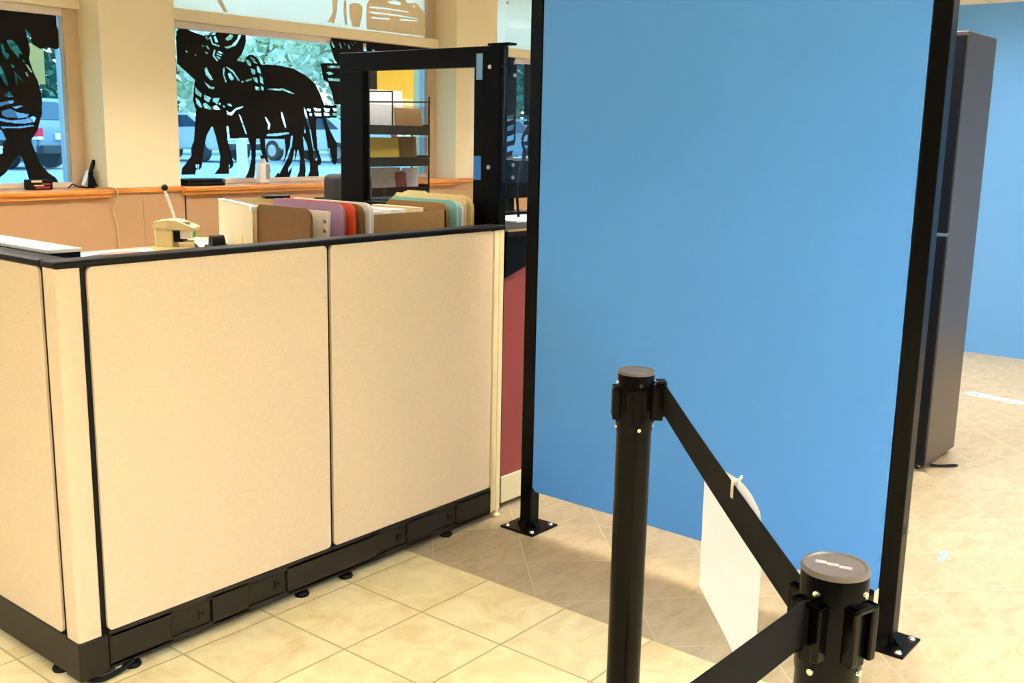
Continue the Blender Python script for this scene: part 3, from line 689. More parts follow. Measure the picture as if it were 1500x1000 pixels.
# grey clip at the end of the belt, hooked on the far stanchion
nF = Vector((math.cos(AZF), math.sin(AZF), 0)); sF = Vector((-nF.y, nF.x, 0))
mt = Matrix(((nF.x, sF.x, 0, FX), (nF.y, sF.y, 0, FY), (0, 0, 1, 0), (0, 0, 0, 1)))
bm = new(); bx(bm, RP + .004, RP + .024, -.015, .015, .914, .981, .003, mtx=mt); bx(bm, RP + .008, RP + .019, -.012, .012, .906, .915, .002, mtx=mt); obj('belt_end', bm, M['stanch'], SN)

# ------------------------------------------------------------------ paper notice on the belt
off = Vector((-(BB - BA).y, (BB - BA).x)).normalized() * -1
off = off if off.dot(Vector((1, -1))) > 0 else -off                 # far side of the belt, seen from the queue
def pp(s, z, o=.003): p = bp(s) + off * o; return Vector((p.x, p.y, z))
PN = thing('paper_notice', 'blank-looking white paper notice hanging from the belt by a clip', 'notice', pp(.61, .71))
bm = new(); nu, nv = 16, 12; rows = []
top = lambda u: .955 + .026 * math.sin(PI * min(1, max(0, (u - .15) / .95)) ** 1.5) - .012 * (u > .97)
for j in range(nv + 1):
    row = []
    for i in range(nu + 1):
        u, v = i / nu, j / nv
        s = .418 + .39 * u - (.012 * (1 - v) if u > .9 else 0) - (1 - v) * .012 * (1 - u)
        z0 = .722 - .010 * u + (.012 * (1 - u) ** 6); z = z0 + (top(u) - z0) * v
        row.append(bm.verts.new(pp(s, z, .004 + .010 * math.sin(PI * u) * (1 - v) + .004 * (1 - v))))
    rows.append(row)
for a, b in zip(rows, rows[1:]):
    for i in range(nu): bm.faces.new((a[i], a[i + 1], b[i + 1], b[i]))
bmesh.ops.solidify(bm, geom=bm.faces[:], thickness=.0004); obj('sheet', bm, M['paper'], PN, True)
bm = new(); random.seed(3)
for r in range(5):                                                   # faint show-through marks, not legible
    z = .885 - r * .026
    for w in range(6):
        s0 = .50 + w * .042 + random.random() * .01; L0 = .018 + random.random() * .012
        a, b = pp(s0, z - .004, .0015), pp(s0 + L0, z - .004, .0015); c, d = pp(s0 + L0, z + .003, .0015), pp(s0, z + .003, .0015)
bm.free()
CL = thing('binder_clip', 'small white binder clip gripping the paper notice to the black belt', 'clip', pp(.655, .955))
bm = new()
for s_, z_, dz, o_ in ((.655, .955, .024, -.004),):
    prism(bm, [(0, 0), (.008, 0), (.006, .026), (.002, .026)], pp(.640, .950, -.003), ((BB - BA).normalized().x, (BB - BA).normalized().y, 0), (0, 0, 1), Vector((off.x, off.y, 0)) * .009)
obj('clip_jaw', bm, M['frame_white'], CL)
bm = new(); tube(bm, curve_pts([pp(.648, .972, 0), pp(.655, .977, .003), pp(.660, .984, .006), pp(.663, .983, .006), pp(.658, .975, .003)], 5), .0013); obj('clip_handle', bm, M['paper'], CL, True)

# ------------------------------------------------------------------ tall cabinet on the right
CB = thing('tall_cabinet', 'tall dark steel cabinet standing behind the blue divider', 'cabinet', (4.77, 1.8, 0))
bm = new(); bx(bm, 4.575, 4.985, 1.350, 2.25, .022, 1.872, .004); obj('cabinet_body', bm, M['cab'], CB)
bm = new(); bx(bm, 4.553, 4.575, 1.352, 2.248, 1.05, 1.855, .004); d_ = obj('door', bm, M['cab_front'], CB)
bm = new(); bx(bm, 4.553, 4.575, 1.352, 2.248, .03, 1.037, .004); d2 = obj('door', bm, M['cab_front'], CB)
bm = new(); bx(bm, 4.56, 4.57, 1.352, 2.2, 1.036, 1.051); obj('door_gap_trim', bm, M['steel'], CB)
for dd, z in ((d_, 1.2), (d2, .9)):
    bm = new(); bx(bm, 4.535, 4.555, 2.1, 2.12, z - .06, z + .06, .004); obj('handle', bm, M['steel'], dd)
bm = new()
bx(bm, 4.983, 4.992, 1.36, 1.39, 1.02, 1.08, .002); obj('hinge', bm, M['black_metal'], CB)
for x, y in ((4.60, 1.385), (4.95, 1.385), (4.60, 2.2), (4.95, 2.2)):
    bm = new(); lathe(bm, x, y, [(0, 0), (.016, 0), (.016, .006), (.006, .01), (.006, .03), (0, .03)], 16); obj('levelling_foot', bm, M['steel'], CB, True)
bm = new(); tube(bm, curve_pts([(4.665, 1.352, .012), (4.70, 1.322, .006), (4.745, 1.285, .006), (4.755, 1.266, .006), (4.725, 1.277, .006), (4.69, 1.315, .006), (4.655, 1.352, .010)], 8), .004)
tag(obj('cable_loop', bm, M['black_plastic'], None, True), 'small black cable loop on floor at the foot of tall dark cabinet', 'cable')

# floor scraps
FS = thing('floor_strip', 'white strip with two screw heads on floor near blue wall', 'floor strip', (6.23, 1.5, 0))
bm = new(); prism(bm, [(6.205, 1.655), (6.30, 1.648), (6.245, 1.338), (6.165, 1.344)], (0, 0, 0), (1, 0, 0), (0, 1, 0), (0, 0, .004)); obj('strip', bm, M['paper'], FS)
for x, y in ((6.245, 1.60), (6.205, 1.42)):
    bm = new(); cyl(bm, (x, y, .004), (x, y, .007), .012, seg=12); obj('screw', bm, M['steel'], FS)
bm = new(); prism(bm, [(3.585, .985), (3.60, .968), (3.70, .984), (3.685, 1.002)], (0, 0, 0), (1, 0, 0), (0, 1, 0), (0, 0, .0006))
tag(obj('tape_scrap', bm, M['scrap']), 'faded scrap of blue tape stuck to beige floor tiles', 'tape')

# ------------------------------------------------------------------ teller frame on the partition end
TF = thing('teller_frame', 'black steel teller window frame with blue tape on its post', 'window frame', (2.935, 2.95, 0))
fx0, fx1 = 2.917, 2.957
bm = new(); bx(bm, fx0, fx1, 2.436, 2.563, 0, 1.6565, .003); obj('upright', bm, M['frame_black'], TF)
bm = new(); bx(bm, fx0, fx1, 3.150, 3.285, 0, 1.6565, .003); obj('upright', bm, M['frame_black'], TF)
bm = new(); bx(bm, fx0, fx1, 2.436, 3.285, 1.657, 1.728, .003); obj('top_rail', bm, M['frame_black'], TF)
bm = new(); bx(bm, fx0, fx1, 2.56, 3.152, 1.07, 1.147, .003); obj('bottom_rail', bm, M['frame_black'], TF)
bm = new(); bx(bm, fx0 + .012, fx1 - .012, 2.56, 3.152, .02, 1.072); obj('lower_panel', bm, M['frame_black'], TF)
bm = new(); bx(bm, fx0 + .016, fx0 + .021, 2.56, 3.152, 1.146, 1.658); obj('clear_pane', bm, M['acrylic_dim'], TF)
bm = new(); bx(bm, fx0 - .004, fx0, 2.440, 2.520, 1.22, 1.715, .001); obj('cover_plate', bm, M['frame_black'], TF)
bm = new(); bx(bm, fx0 - .002, fx1 + .002, 2.40, 2.50, 1.729, 1.737, .002); obj('top_cap_plate', bm, M['frame_black'], TF)
for (ya, yb, za, zb_, m) in ((2.523, 2.552, 1.612, 1.703, 'tape_pale'), (2.524, 2.560, 1.256, 1.342, 'tape')):
    bm = new(); bx(bm, fx0 - .0012, fx0, ya, yb, za, zb_); o = obj('tape_strip', bm, M[m], TF)
for z in (1.655, 1.303):
    bm = new(); cyl(bm, (fx0 - .004, 2.483, z), (fx0 - .009, 2.483, z), .0075, seg=16); obj('bolt', bm, M['steel'], TF, True)
# clear guard hung from the frame
SG = thing('acrylic_guard', 'clear acrylic sneeze guard sheet bolted beside the black teller frame', 'sneeze guard', (3.3, 2.43, 1.25))
bm = new(); bx(bm, 2.926, 3.75, 2.424, 2.430, 1.248, 2.2); obj('acrylic_sheet', bm, M['acrylic'], SG)
for z in (1.612, 1.252):
    bm = new(); bx(bm, 2.958, 2.990, 2.431, 2.438, z, z + .078, .002); bx(bm, 2.9575, 2.962, 2.431, 2.46, z, z + .078); b_ = obj('bracket', bm, M['frame_black'], SG)
    for q in (.016, .060):
        bm = new(); cyl(bm, (2.974, 2.424, z + q), (2.974, 2.418, z + q), .0065, seg=14); obj('bolt', bm, M['steel'], b_, True)
for x in (2.93, 3.10):
    bm = new(); cyl(bm, (x, 2.424, 1.872), (x, 2.418, 1.872), .006, seg=14); obj('bolt', bm, M['steel'], SG, True)

# ------------------------------------------------------------------ reception counter behind the divider
RC = thing('reception_counter', 'maroon fronted reception counter with cream kick base and black top', 'counter', (3.4, 2.75, 0))
bm = new(); bx(bm, 2.962, 4.3, 2.445, 2.465, .125, 1.05); obj('front_panel', bm, M['maroon'], RC)
bm = new(); bx(bm, 2.918, 4.3, 2.440, 2.470, .022, .126, .003) if False else bx(bm, 2.962, 4.3, 2.438, 2.468, .020, .126, .003); obj('kick_base', bm, M['cream_plastic'], RC)
bm = new(); bx(bm, 2.975, 4.28, 2.47, 3.1, 0, .99); obj('cabinet_body', bm, M['black_plastic'], RC)
bm = new(); bx(bm, 2.960, 4.3, 2.428, 3.12, 1.05, 1.072, .003); obj('counter_top', bm, M['black_plastic'], RC)
bm = new(); bx(bm, 2.960, 3.12, 2.4245, 2.428, 1.070, 1.078); obj('edge_strip', bm, M['cardboard'], RC)
bm = new(); prism(bm, [(0, .90), (.12, .935), (.40, 1.0), (.40, 1.05), (0, 1.05)], (2.960, 2.434, 0), (1, 0, 0), (0, 0, 1), (0, .010, 0)); obj('shade_plate', bm, M['black_metal'], RC)  # black plate cut to the slanting shade under the counter top
bm = new(); bx(bm, 3.30, 3.62, 2.66, 2.88, 1.072, 1.078); tag(obj('paper_stack', bm, M['paper']), 'white papers lying on black counter behind the acrylic guard', 'paper')
MN = thing('desktop_monitor', 'black monitor standing on the counter behind the acrylic guard', 'monitor', (3.7, 3.0, 1.072))
bm = new(); bx(bm, 3.58, 3.78, 2.95, 3.07, 1.072, 1.082, .003); obj('stand_base', bm, M['black_plastic'], MN)
bm = new(); bx(bm, 3.66, 3.70, 3.0, 3.02, 1.08, 1.25); obj('stand_neck', bm, M['black_plastic'], MN)
bm = new(); bx(bm, 3.42, 3.94, 2.975, 3.0, 1.14, 1.318, .004); sc_ = obj('screen_housing', bm, M['black_plastic'], MN)
bm = new(); bx(bm, 3.44, 3.92, 2.970, 2.977, 1.306, 1.316); obj('bezel_edge', bm, M['steel'], MN)
PH = thing('desk_phone', 'black desk phone with white handset on the counter', 'telephone', (3.66, 2.75, 1.078))
bm = new(); prism(bm, [(-.09, 0), (.09, 0), (.09, .07), (-.09, .03)], (3.68, 2.62, 1.078) if False else (3.72, 2.64, 1.0725), (0, 1, 0), (0, 0, 1), (.16, 0, 0)); obj('phone_body', bm, M['black_plastic'], PH)
bm = new(); tube(bm, curve_pts([(3.75, 2.60, 1.13), (3.75, 2.62, 1.155), (3.75, 2.70, 1.17), (3.75, 2.74, 1.15)], 6), .016, 12); obj('handset', bm, M['paper'], PH, True)
bm = new(); tube(bm, curve_pts([(3.46, 2.78, 1.079), (3.46, 2.79, 1.18), (3.49, 2.80, 1.28), (3.52, 2.80, 1.34), (3.50, 2.80, 1.40), (3.54, 2.80, 1.46)], 8), .006)
HS = tag(obj('headset', bm, M['black_plastic'], None, True), 'black headset cord hanging up behind the acrylic guard', 'headset')

# ------------------------------------------------------------------ worksurface inside the cubicle
WS = thing('worksurface', 'brown-grey worktop inside the cubicle behind the cream partition', 'desk', (2.2, 3.1, 0))
ZT = .95
bm = new(); bx(bm, 1.31, 2.90, 2.47, 3.78, ZT - .03, ZT, .003); obj('top', bm, M['worksurface'], WS)
for x in (1.36, 2.84):
    for y in (2.53, 3.70):
        bm = new(); bx(bm, x - .02, x + .02, y - .02, y + .02, 0, ZT - .03); obj('leg', bm, M['black_metal'], WS)

# flat white-topped tray along the left panel
TR = thing('desk_riser', 'long white-topped black riser behind the left end of the partition', 'riser', (1.36, 3.1, ZT))
bm = new(); bx(bm, 1.312, 1.405, 2.592, 3.7, 1.098, 1.108, .002); obj('top', bm, M['paper'], TR)
bm = new(); bx(bm, 1.316, 1.401, 2.596, 3.69, 1.062, 1.099); obj('body', bm, M['black_plastic'], TR)
for y in (2.62, 3.66):
    bm = new(); bx(bm, 1.32, 1.40, y - .01, y + .01, ZT, 1.064); obj('leg', bm, M['black_plastic'], TR)
# curled sheet and small slip
bm = new(); rows = []
for i in range(13):
    u = i / 12; rows.append([bm.verts.new((1.93 + .27 * u + .05 * v, 3.58 - .16 * u + .12 * v, ZT + .003 + .022 * math.sin(PI * u) * (1 - .4 * v))) for v in (0, 1)])
for a, b in zip(rows, rows[1:]): bm.faces.new((a[0], b[0], b[1], a[1]))
bmesh.ops.solidify(bm, geom=bm.faces[:], thickness=.0006)
tag(obj('curled_sheet', bm, M['paper'], None, True), 'curled white sheet lying on worktop beside the white-topped riser', 'paper')
bm = new(); prism(bm, [(2.20, 3.66), (2.30, 3.56), (2.36, 3.62), (2.26, 3.73)], (0, 0, ZT), (1, 0, 0), (0, 1, 0), (0, 0, .002))
tag(obj('paper_slip', bm, M['manila']), 'cream paper slip on worktop left of the stamping machine', 'paper')

# lever stamping machine : local frame, +u towards lower right in the picture
a = math.radians(-48); mt = Matrix.Translation((2.355, 3.615, ZT)) @ Matrix.Rotation(a, 4, 'Z')
SM = thing('lever_stamp_machine', 'ivory lever stamping machine with a white rod and black knob', 'stamping machine', (2.375, 3.60, ZT))
bm = new(); bx(bm, -.085, .085, -.055, .055, 0, .014, .004, mtx=mt); bx(bm, .02, .088, -.048, .048, .012, .034, .006, mtx=mt); obj('base', bm, M['ivory'], SM)
bm = new(); bx(bm, -.075, -.005, -.05, .05, .012, .108, .008, mtx=mt); obj('column', bm, M['ivory'], SM)
bm = new(); prism(bm, [(-.08, .092), (-.074, .112), (-.02, .120), (.015, .116), (.078, .09), (.076, .077), (.0, .082)], mt @ Vector((0, -.053, 0)), mt.to_3x3() @ Vector((1, 0, 0)), (0, 0, 1), mt.to_3x3() @ Vector((0, .106, 0))); hd = obj('head', bm, M['ivory'], SM)
bm = new(); bx(bm, .024, .055, -.03, .03, .1085, .1105, mtx=mt); obj('slot', bm, M['cardboard'], hd)
bm = new(); bx(bm, .022, .068, -.04, .04, .046, .078, .003, mtx=mt); g = obj('stamp_block', bm, M['paper'], SM)
bm = new(); bx(bm, .0675, .0695, -.026, .026, .050, .073, mtx=mt); obj('green_sticker', bm, M['green'], g)
bm = new(); bx(bm, -.004, .030, -.038, .038, .034, .076, mtx=mt); obj('dark_linkage', bm, M['black_plastic'], SM)
bm = new(); bx(bm, .078, .0895, -.03, .03, .008, .020, mtx=mt); obj('dark_slot', bm, M['black_plastic'], SM)
bm = new(); bx(bm, .088, .118, -.035, .035, .0, .006, .002, mtx=mt); obj('pale_blue_pad', bm, M['blue_pad'], SM)
p0, p1 = mt @ Vector((-.01, .03, .112)), mt @ Vector((-.045, .02, .232))
bm = new(); cyl(bm, p0, p1, .0055, seg=14); lv = obj('lever', bm, M['paper'], SM, True)
bm = new(); bmesh.ops.create_uvsphere(bm, u_segments=18, v_segments=12, radius=.013, matrix=Matrix.Translation(p1 + Vector((0, 0, .008)))); obj('knob', bm, M['black_plastic'], lv, True)

# yellow pad, dark tape dispenser
bm = new(); prism(bm, [(2.42, 3.705), (2.49, 3.63), (2.545, 3.68), (2.475, 3.765)], (0, 0, ZT), (1, 0, 0), (0, 1, 0), (0, 0, .030))
tag(obj('note_pad', bm, M['manila']), 'yellowish pad of slips on worktop right of the stamping machine', 'note pad')
bm = new(); prism(bm, [(2.46, 3.57), (2.52, 3.52), (2.55, 3.56), (2.49, 3.61)], (0, 0, ZT), (1, 0, 0), (0, 1, 0), (0, 0, .012))
tag(obj('paper_pile', bm, M['paper']), 'small pile of white slips on worktop just right of stamping machine', 'paper')
mt = Matrix.Translation((2.250, 3.225, ZT)) @ Matrix.Rotation(math.radians(250), 4, 'Z') @ Matrix.Scale(1.75, 4)
TD = thing('tape_dispenser', 'small dark tape dispenser on worktop left of the cream carton', 'tape dispenser', (2.250, 3.225, ZT))
bm = new(); prism(bm, [(-.06, 0), (.055, 0), (.06, .02), (.045, .055), (.02, .064), (0, .045), (-.03, .03), (-.06, .062), (-.068, .055)], mt @ Vector((0, -.022, 0)), mt.to_3x3() @ Vector((1, 0, 0)), (0, 0, 1), mt.to_3x3() @ Vector((0, .044, 0))); obj('body', bm, M['raceway'], TD)
bm = new(); cyl(bm, mt @ Vector((.027, -.013, .038)), mt @ Vector((.027, .013, .038)), .031, seg=24); obj('tape_roll', bm, M['black_plastic'], TD, True)
bm = new(); prism(bm, [(-.066, .058), (-.058, .065), (.002, .044), (-.004, .038)], mt @ Vector((0, -.023, 0)), mt.to_3x3() @ Vector((1, 0, 0)), (0, 0, 1), mt.to_3x3() @ Vector((0, .046, 0))); obj('tape_end', bm, M['paper'], TD)

# ---------------------------------------------------------- cream carton with folders
mt = Matrix.Translation((2.192, 2.915, ZT)) @ Matrix.Rotation(math.radians(70), 4, 'Z')      # +u along the long left side, -v to the right
CT = thing('file_carton', 'open cream carton behind the partition, left of the coloured folders', 'carton', mt @ Vector((.21, -.13, 0)))
bm = new(); t_ = .006; Lc, Wc, Hc = .42, .27, .215
bx(bm, 0, Lc, -t_, 0, 0, Hc, mtx=mt); bx(bm, 0, Lc, -Wc, -Wc + t_, 0, Hc, mtx=mt)
bx(bm, 0, t_, -Wc, 0, 0, Hc - .07, mtx=mt); bx(bm, Lc - t_, Lc, -Wc, 0, 0, Hc, mtx=mt); bx(bm, 0, Lc, -Wc, 0, 0, t_, mtx=mt)
obj('carton_body', bm, M['carton'], CT)
bm = new(); bx(bm, -.004, .022, -.06, .004, Hc - .016, Hc, .002, mtx=mt); bx(bm, 0, Lc, -.022, .0, Hc - .003, Hc + .002, mtx=mt); obj('rim_flap', bm, M['paper'], CT)
bm = new(); bx(bm, Lc * .93, Lc * .93 + .05, -.27, -.17, Hc, Hc + .012, .004, mtx=mt)
tag(obj('calculator', bm, M['black_plastic']), 'small dark device resting on the back rim of the cream carton', 'device')
bm = new(); bx(bm, .12, .20, .0, .002, .06, .11, mtx=mt); obj('faded_label', bm, M['manila'], CT)

def folder(name, x, y0, y1, top, m, label, lean=0.0, t=.004, r=.03, group='folders on the worktop', tab=None, cat='folder'):
    """Upright card folder standing across x, front corner rounded, open spine at the bottom."""
    h = top - ZT
    pts = [(0, 0), (y1 - y0, 0), (y1 - y0, h - r * .5), (y1 - y0 - r * .5, h)]
    if tab: pts += [(tab[1], h), (tab[1] - .004, h + .012), (tab[0] + .004, h + .012), (tab[0], h)]
    for k in range(6):
        q = PI / 2 * k / 5; pts.append((r - r * math.sin(q), h - r + r * math.cos(q)))
    bm = new()
    up_ = Vector((lean, 0, 1))
    prism(bm, pts, (x, y0, ZT), (0, 1, 0), up_, (t, 0, 0))
    prism(bm, [(p[0] * .985 + .003, p[1] * .985) for p in pts], (x + t + .006, y0, ZT), (0, 1, 0), up_, (t * .6, 0, 0))
    prism(bm, [(0, 0), (y1 - y0, 0), (y1 - y0, .004), (0, .004)], (x, y0, ZT), (0, 1, 0), up_, (t + .008, 0, 0))
    return tag(obj(name, bm, M[m]), label, cat, group)
folder('pressboard_folder', 2.205, 2.632, 2.908, 1.174, 'brown', 'brown pressboard folder, its broad face in front of the cream carton')
# printed booklet next to it
bm = new(); prism(bm, [(0, 0), (.16, 0), (.16, .215), (0, .215)], (2.232, 2.592, ZT), (0, 1, 0), (.06, 0, 1), (.012, 0, 0))
BK = thing('booklet', 'pale booklet with dark lettering between brown and lavender folders', 'booklet', (2.24, 2.64, ZT), 'folders on the worktop')
obj('pages', bm, M['paper_grey'], BK)
bm = new()
for j in range(4):
    y = 2.597 ; z = ZT + .185 - j * .03
    bx(bm, 2.2315 + .06 * (z - ZT), 2.2322 + .06 * (z - ZT), y + .002, y + .007, z - .02, z); bx(bm, 2.2315 + .06 * (z - ZT), 2.2322 + .06 * (z - ZT), y + .009, y + .014, z - .012, z + .004)
obj('print_marks', bm, M['decal'], BK)
folder('hanging_folder', 2.290, 2.575, 2.930, 1.190, 'lavender', 'lavender folder standing beside the orange-red folder', t=.007)
folder('hanging_folder', 2.325, 2.560, 2.930, 1.190, 'orange', 'orange-red folder standing between lavender and brown folders', t=.006)
folder('hanging_folder', 2.352, 2.550, 2.920, 1.186, 'brown', 'narrow brown folder standing right of the orange-red one', t=.006)
folder('hanging_folder', 2.378, 2.540, 2.935, 1.190, 'paper', 'off-white folder standing between brown folder and cardboard box', t=.010)

# cardboard file box
BX = thing('cardboard_box', 'open brown cardboard file box behind the right partition panel', 'box', (2.61, 2.72, ZT))
bm = new(); x0, x1, y0, y1, zt = 2.415, 2.785, 2.575, 2.87, 1.148
bx(bm, x0, x1, y0, y0 + .008, ZT, zt); bx(bm, x0, x1, y1 - .008, y1, ZT, zt - .01); bx(bm, x0, x0 + .008, y0, y1, ZT, zt); bx(bm, x1 - .008, x1, y0, y1, ZT, zt); bx(bm, x0, x1, y0, y1, ZT, ZT + .006)
obj('box_body', bm, M['cardboard'], BX)
bm = new(); bx(bm, x0 + .01, x1 - .01, y0 + .01, y1 - .01, ZT + .006, 1.06); obj('file_contents', bm, M['brown'], BX)
for i, (x, tp, w) in enumerate(((2.45, 1.155, .05), (2.54, 1.158, .07), (2.66, 1.160, .04))):
    bm = new(); bx(bm, x, x + w, y0 + .03, y1 - .04, 1.0605, tp)
    tag(obj('paper_sheaf', bm, M['paper' if i < 2 else 'carton']), ['narrow white paper sheaf at the left end of the cardboard box', 'thick white paper sheaf in the middle of the cardboard box', 'cream paper sheaf at the right end of the cardboard box'][i], 'paper', 'paper sheaves in the cardboard box')
folder('pressboard_folder', 2.797, 2.580, 2.895, 1.172, 'cardboard', 'tan pressboard folder standing between cardboard box and aqua folder')
folder('hanging_folder', 2.822, 2.555, 2.900, 1.182, 'teal', 'aqua folder standing right of the cardboard box', t=.007)
folder('paper_file', 2.842, 2.548, 2.890, 1.178, 'paper', 'white paper file standing between aqua and manila folders', t=.006)
folder('manila_folder', 2.862, 2.552, 2.920, 1.194, 'manila', 'manila folder with a raised tab beside the white paper file', t=.005, tab=(.20, .30))
folder('manila_folder', 2.885, 2.540, 2.910, 1.198, 'manila', 'manila folder with rounded corner, last one before black frame', t=.008, r=.045)

# ---------------------------------------------------------- wire organizer on a filing cabinet
FC = thing('filing_cabinet', 'black filing cabinet under the wire letter organizer, behind the teller frame', 'filing cabinet', (4.92, 5.15, 0))
bm = new(); bx(bm, 4.60, 5.26, 4.98, 5.45, 0, .985, .004); obj('cabinet_body', bm, M['cab_front'], FC)
for q in range(3):
    bm = new(); bx(bm, 4.62, 5.24, 4.965, 4.982, .04 + q * .315, .335 + q * .315, .004); dr = obj('drawer', bm, M['cab_front'], FC)
    bm = new(); bx(bm, 4.86, 5.0, 4.95, 4.966, .20 + q * .315, .22 + q * .315, .003); obj('handle', bm, M['steel'], dr)
OR = thing('wire_organizer', 'tall black wire letter organizer with slanted tiers seen through teller frame', 'organizer', (4.92, 5.15, .985))
ox0, ox1, oy0, oy1 = 4.612, 5.235, 5.0, 5.165
bm = new()
for x in (ox0, ox1):
    for y in (oy0, oy1): cyl(bm, (x, y, .985), (x, y, 1.66), .006, seg=8)
obj('side_frame', bm, M['wire'], OR)
tiers = [1.005, 1.20, 1.405]
for z in tiers:
    bm = new()
    bx(bm, ox0, ox1, oy0 - .004, oy0, z, z + .06); bx(bm, ox0, ox0 + .004, oy0, oy1, z, z + .07); bx(bm, ox1 - .004, ox1, oy0, oy1, z, z + .07); bx(bm, ox0, ox1, oy0, oy1, z, z + .004); bx(bm, ox0, ox1, oy1 - .004, oy1, z, z + .16)
    tr_ = obj('tray', bm, M['wire'], OR)
    bm = new(); bx(bm, ox0 + .004, ox1 - .004, oy0 - .003, oy0 - .001, z + .06, z + .19); obj('mesh_front', bm, M['mesh'], tr_)
bm = new()
for z in (1.605,): cyl(bm, (ox0, oy0, z), (ox1 + .01, oy0, z + .02), .005, seg=8)
cyl(bm, (4.89, oy0, 1.43), (4.89, oy0, 1.68), .005, seg=8); cyl(bm, (4.60, oy0, 1.67), (4.89, oy0, 1.68), .005, seg=8)
obj('wire_rail', bm, M['wire'], OR)
def sheaf(name, x0, x1, z0, z1, y, t, m, label, cat='papers', tilt=.12, cut=None):
    bm = new(); w = x1 - x0; h = z1 - z0
    pts = [(0, 0), (w, 0), (w, h), (cut or 0, h)] + ([(0, h - .15)] if cut else [])
    prism(bm, pts, (x0, y, z0), (1, 0, 0), Vector((0, tilt, 1)), (0, t, 0)); return tag(obj(name, bm, M[m]), label, cat, 'papers in the wire organizer')
sheaf('paper_bundle', 4.64, 5.07, 1.411, 1.69, 5.06, .03, 'paper', 'thick white paper bundle in the upper organizer tier', cut=.12)
sheaf('envelope', 4.97, 5.215, 1.411, 1.58, 5.035, .012, 'cardboard', 'brown envelope leaning right of the white bundle in organizer')
sheaf('paper_sheet', 4.98, 5.21, 1.411, 1.645, 5.10, .008, 'manila', 'cream sheet sticking up behind the brown envelope in organizer')
sheaf('yellow_folder', 4.90, 5.232, 1.57, 1.85, 5.145, .01, 'yellow', 'yellow folder standing at the very top of the organizer', tilt=0)
sheaf('yellow_pad', 4.66, 5.00, 1.206, 1.385, 5.04, .015, 'yellow', 'yellow pad in the middle organizer tier')
sheaf('brown_file', 4.99, 5.20, 1.206, 1.395, 5.07, .02, 'brown', 'brown file right of the yellow pad in organizer')
sheaf('grey_papers', 4.62, 5.03, 1.011, 1.19, 5.05, .06, 'paper_grey', 'greyish paper stack in the lowest organizer tier')
sheaf('red_folder', 4.97, 5.06, 1.011, 1.16, 5.03, .01, 'red_card', 'dark red folder edge in the lowest organizer tier')
sheaf('white_file', 5.065, 5.19, 1.011, 1.185, 5.05, .02, 'paper', 'white file right of the dark red folder in organizer')

# ---------------------------------------------------------- office chair
OC = thing('office_chair', 'charcoal high-back office chair between the folders and window', 'chair', (4.07, 4.75, 0))
cx, cy = 4.07, 4.75
for k in range(5):
    q = 2 * PI * k / 5 + .3; e_ = Vector((cx + .30 * math.cos(q), cy + .30 * math.sin(q), .07))
    bm = new(); cyl(bm, (cx, cy, .10), e_, .022, .015, seg=10); lg = obj('base_leg', bm, M['black_plastic'], OC)
    bm = new(); cyl(bm, e_ + Vector((-.012, 0, -.04)), e_ + Vector((.012, 0, -.04)), .03, seg=16); obj('caster', bm, M['black_plastic'], lg)
bm = new(); cyl(bm, (cx, cy, .08), (cx, cy, .46), .028, seg=16); obj('gas_column', bm, M['black_plastic'], OC)
bm = new(); bx(bm, cx - .25, cx + .25, cy - .24, cy + .24, .46, .56, .04, 4); obj('seat', bm, M['chair'], OC, True)
bm = new(); bx(bm, 3.905, 4.235, cy - .27, cy - .19, .62, 1.185, .035, 4); obj('backrest', bm, M['chair'], OC, True)
bm = new(); bx(bm, cx - .03, cx + .03, cy - .26, cy - .235, .48, .80); obj('back_support', bm, M['black_plastic'], OC)

# ---------------------------------------------------------- things on the window sills
def place_box(name, label, cat, m, x0, x1, y0, y1, z0, z1, bev=.004):
    bm = new(); bx(bm, x0, x1, y0, y1, z0, z1, bev); return tag(obj(name, bm, M[m]), label, cat)
FD = thing('flat_device', 'flat black device lying on the sill under the large animal decal', 'device', (4.37, 6.36, SILL))
bm = new(); bx(bm, 4.20, 4.50, 6.28, 6.44, SILL, SILL + .022, .006); obj('lower_case', bm, M['black_plastic'], FD)
bm = new(); bx(bm, 4.20, 4.505, 6.28, 6.44, SILL + .024, SILL + .046, .006); obj('upper_case', bm, M['black_plastic'], FD)
bm = new(); bx(bm, 4.47, 4.495, 6.276, 6.281, SILL + .03, SILL + .042); obj('shiny_latch', bm, M['chrome'], FD)
BT = thing('plastic_bottle', 'cloudy white plastic bottle standing on the oak window sill', 'bottle', (4.90, 6.37, SILL))
bm = new(); bx(bm, 4.852, 4.945, 6.345, 6.40, SILL, SILL + .155, .012, 3); obj('bottle_body', bm, M['bottle'], BT, True)
bm = new(); lathe(bm, 4.90, 6.372, [(.03, SILL + .15), (.016, SILL + .175), (.014, SILL + .185), (0, SILL + .185)], 16); obj('neck', bm, M['bottle'], BT, True)
bm = new(); lathe(bm, 4.90, 6.372, [(.018, SILL + .183), (.018, SILL + .205), (0, SILL + .207)], 16); obj('cap', bm, M['black_plastic'], BT, True)
bm = new(); bx(bm, 4.905, 4.94, 6.3435, 6.3455, SILL + .03, SILL + .14); obj('side_label', bm, M['bottle_label'], BT)
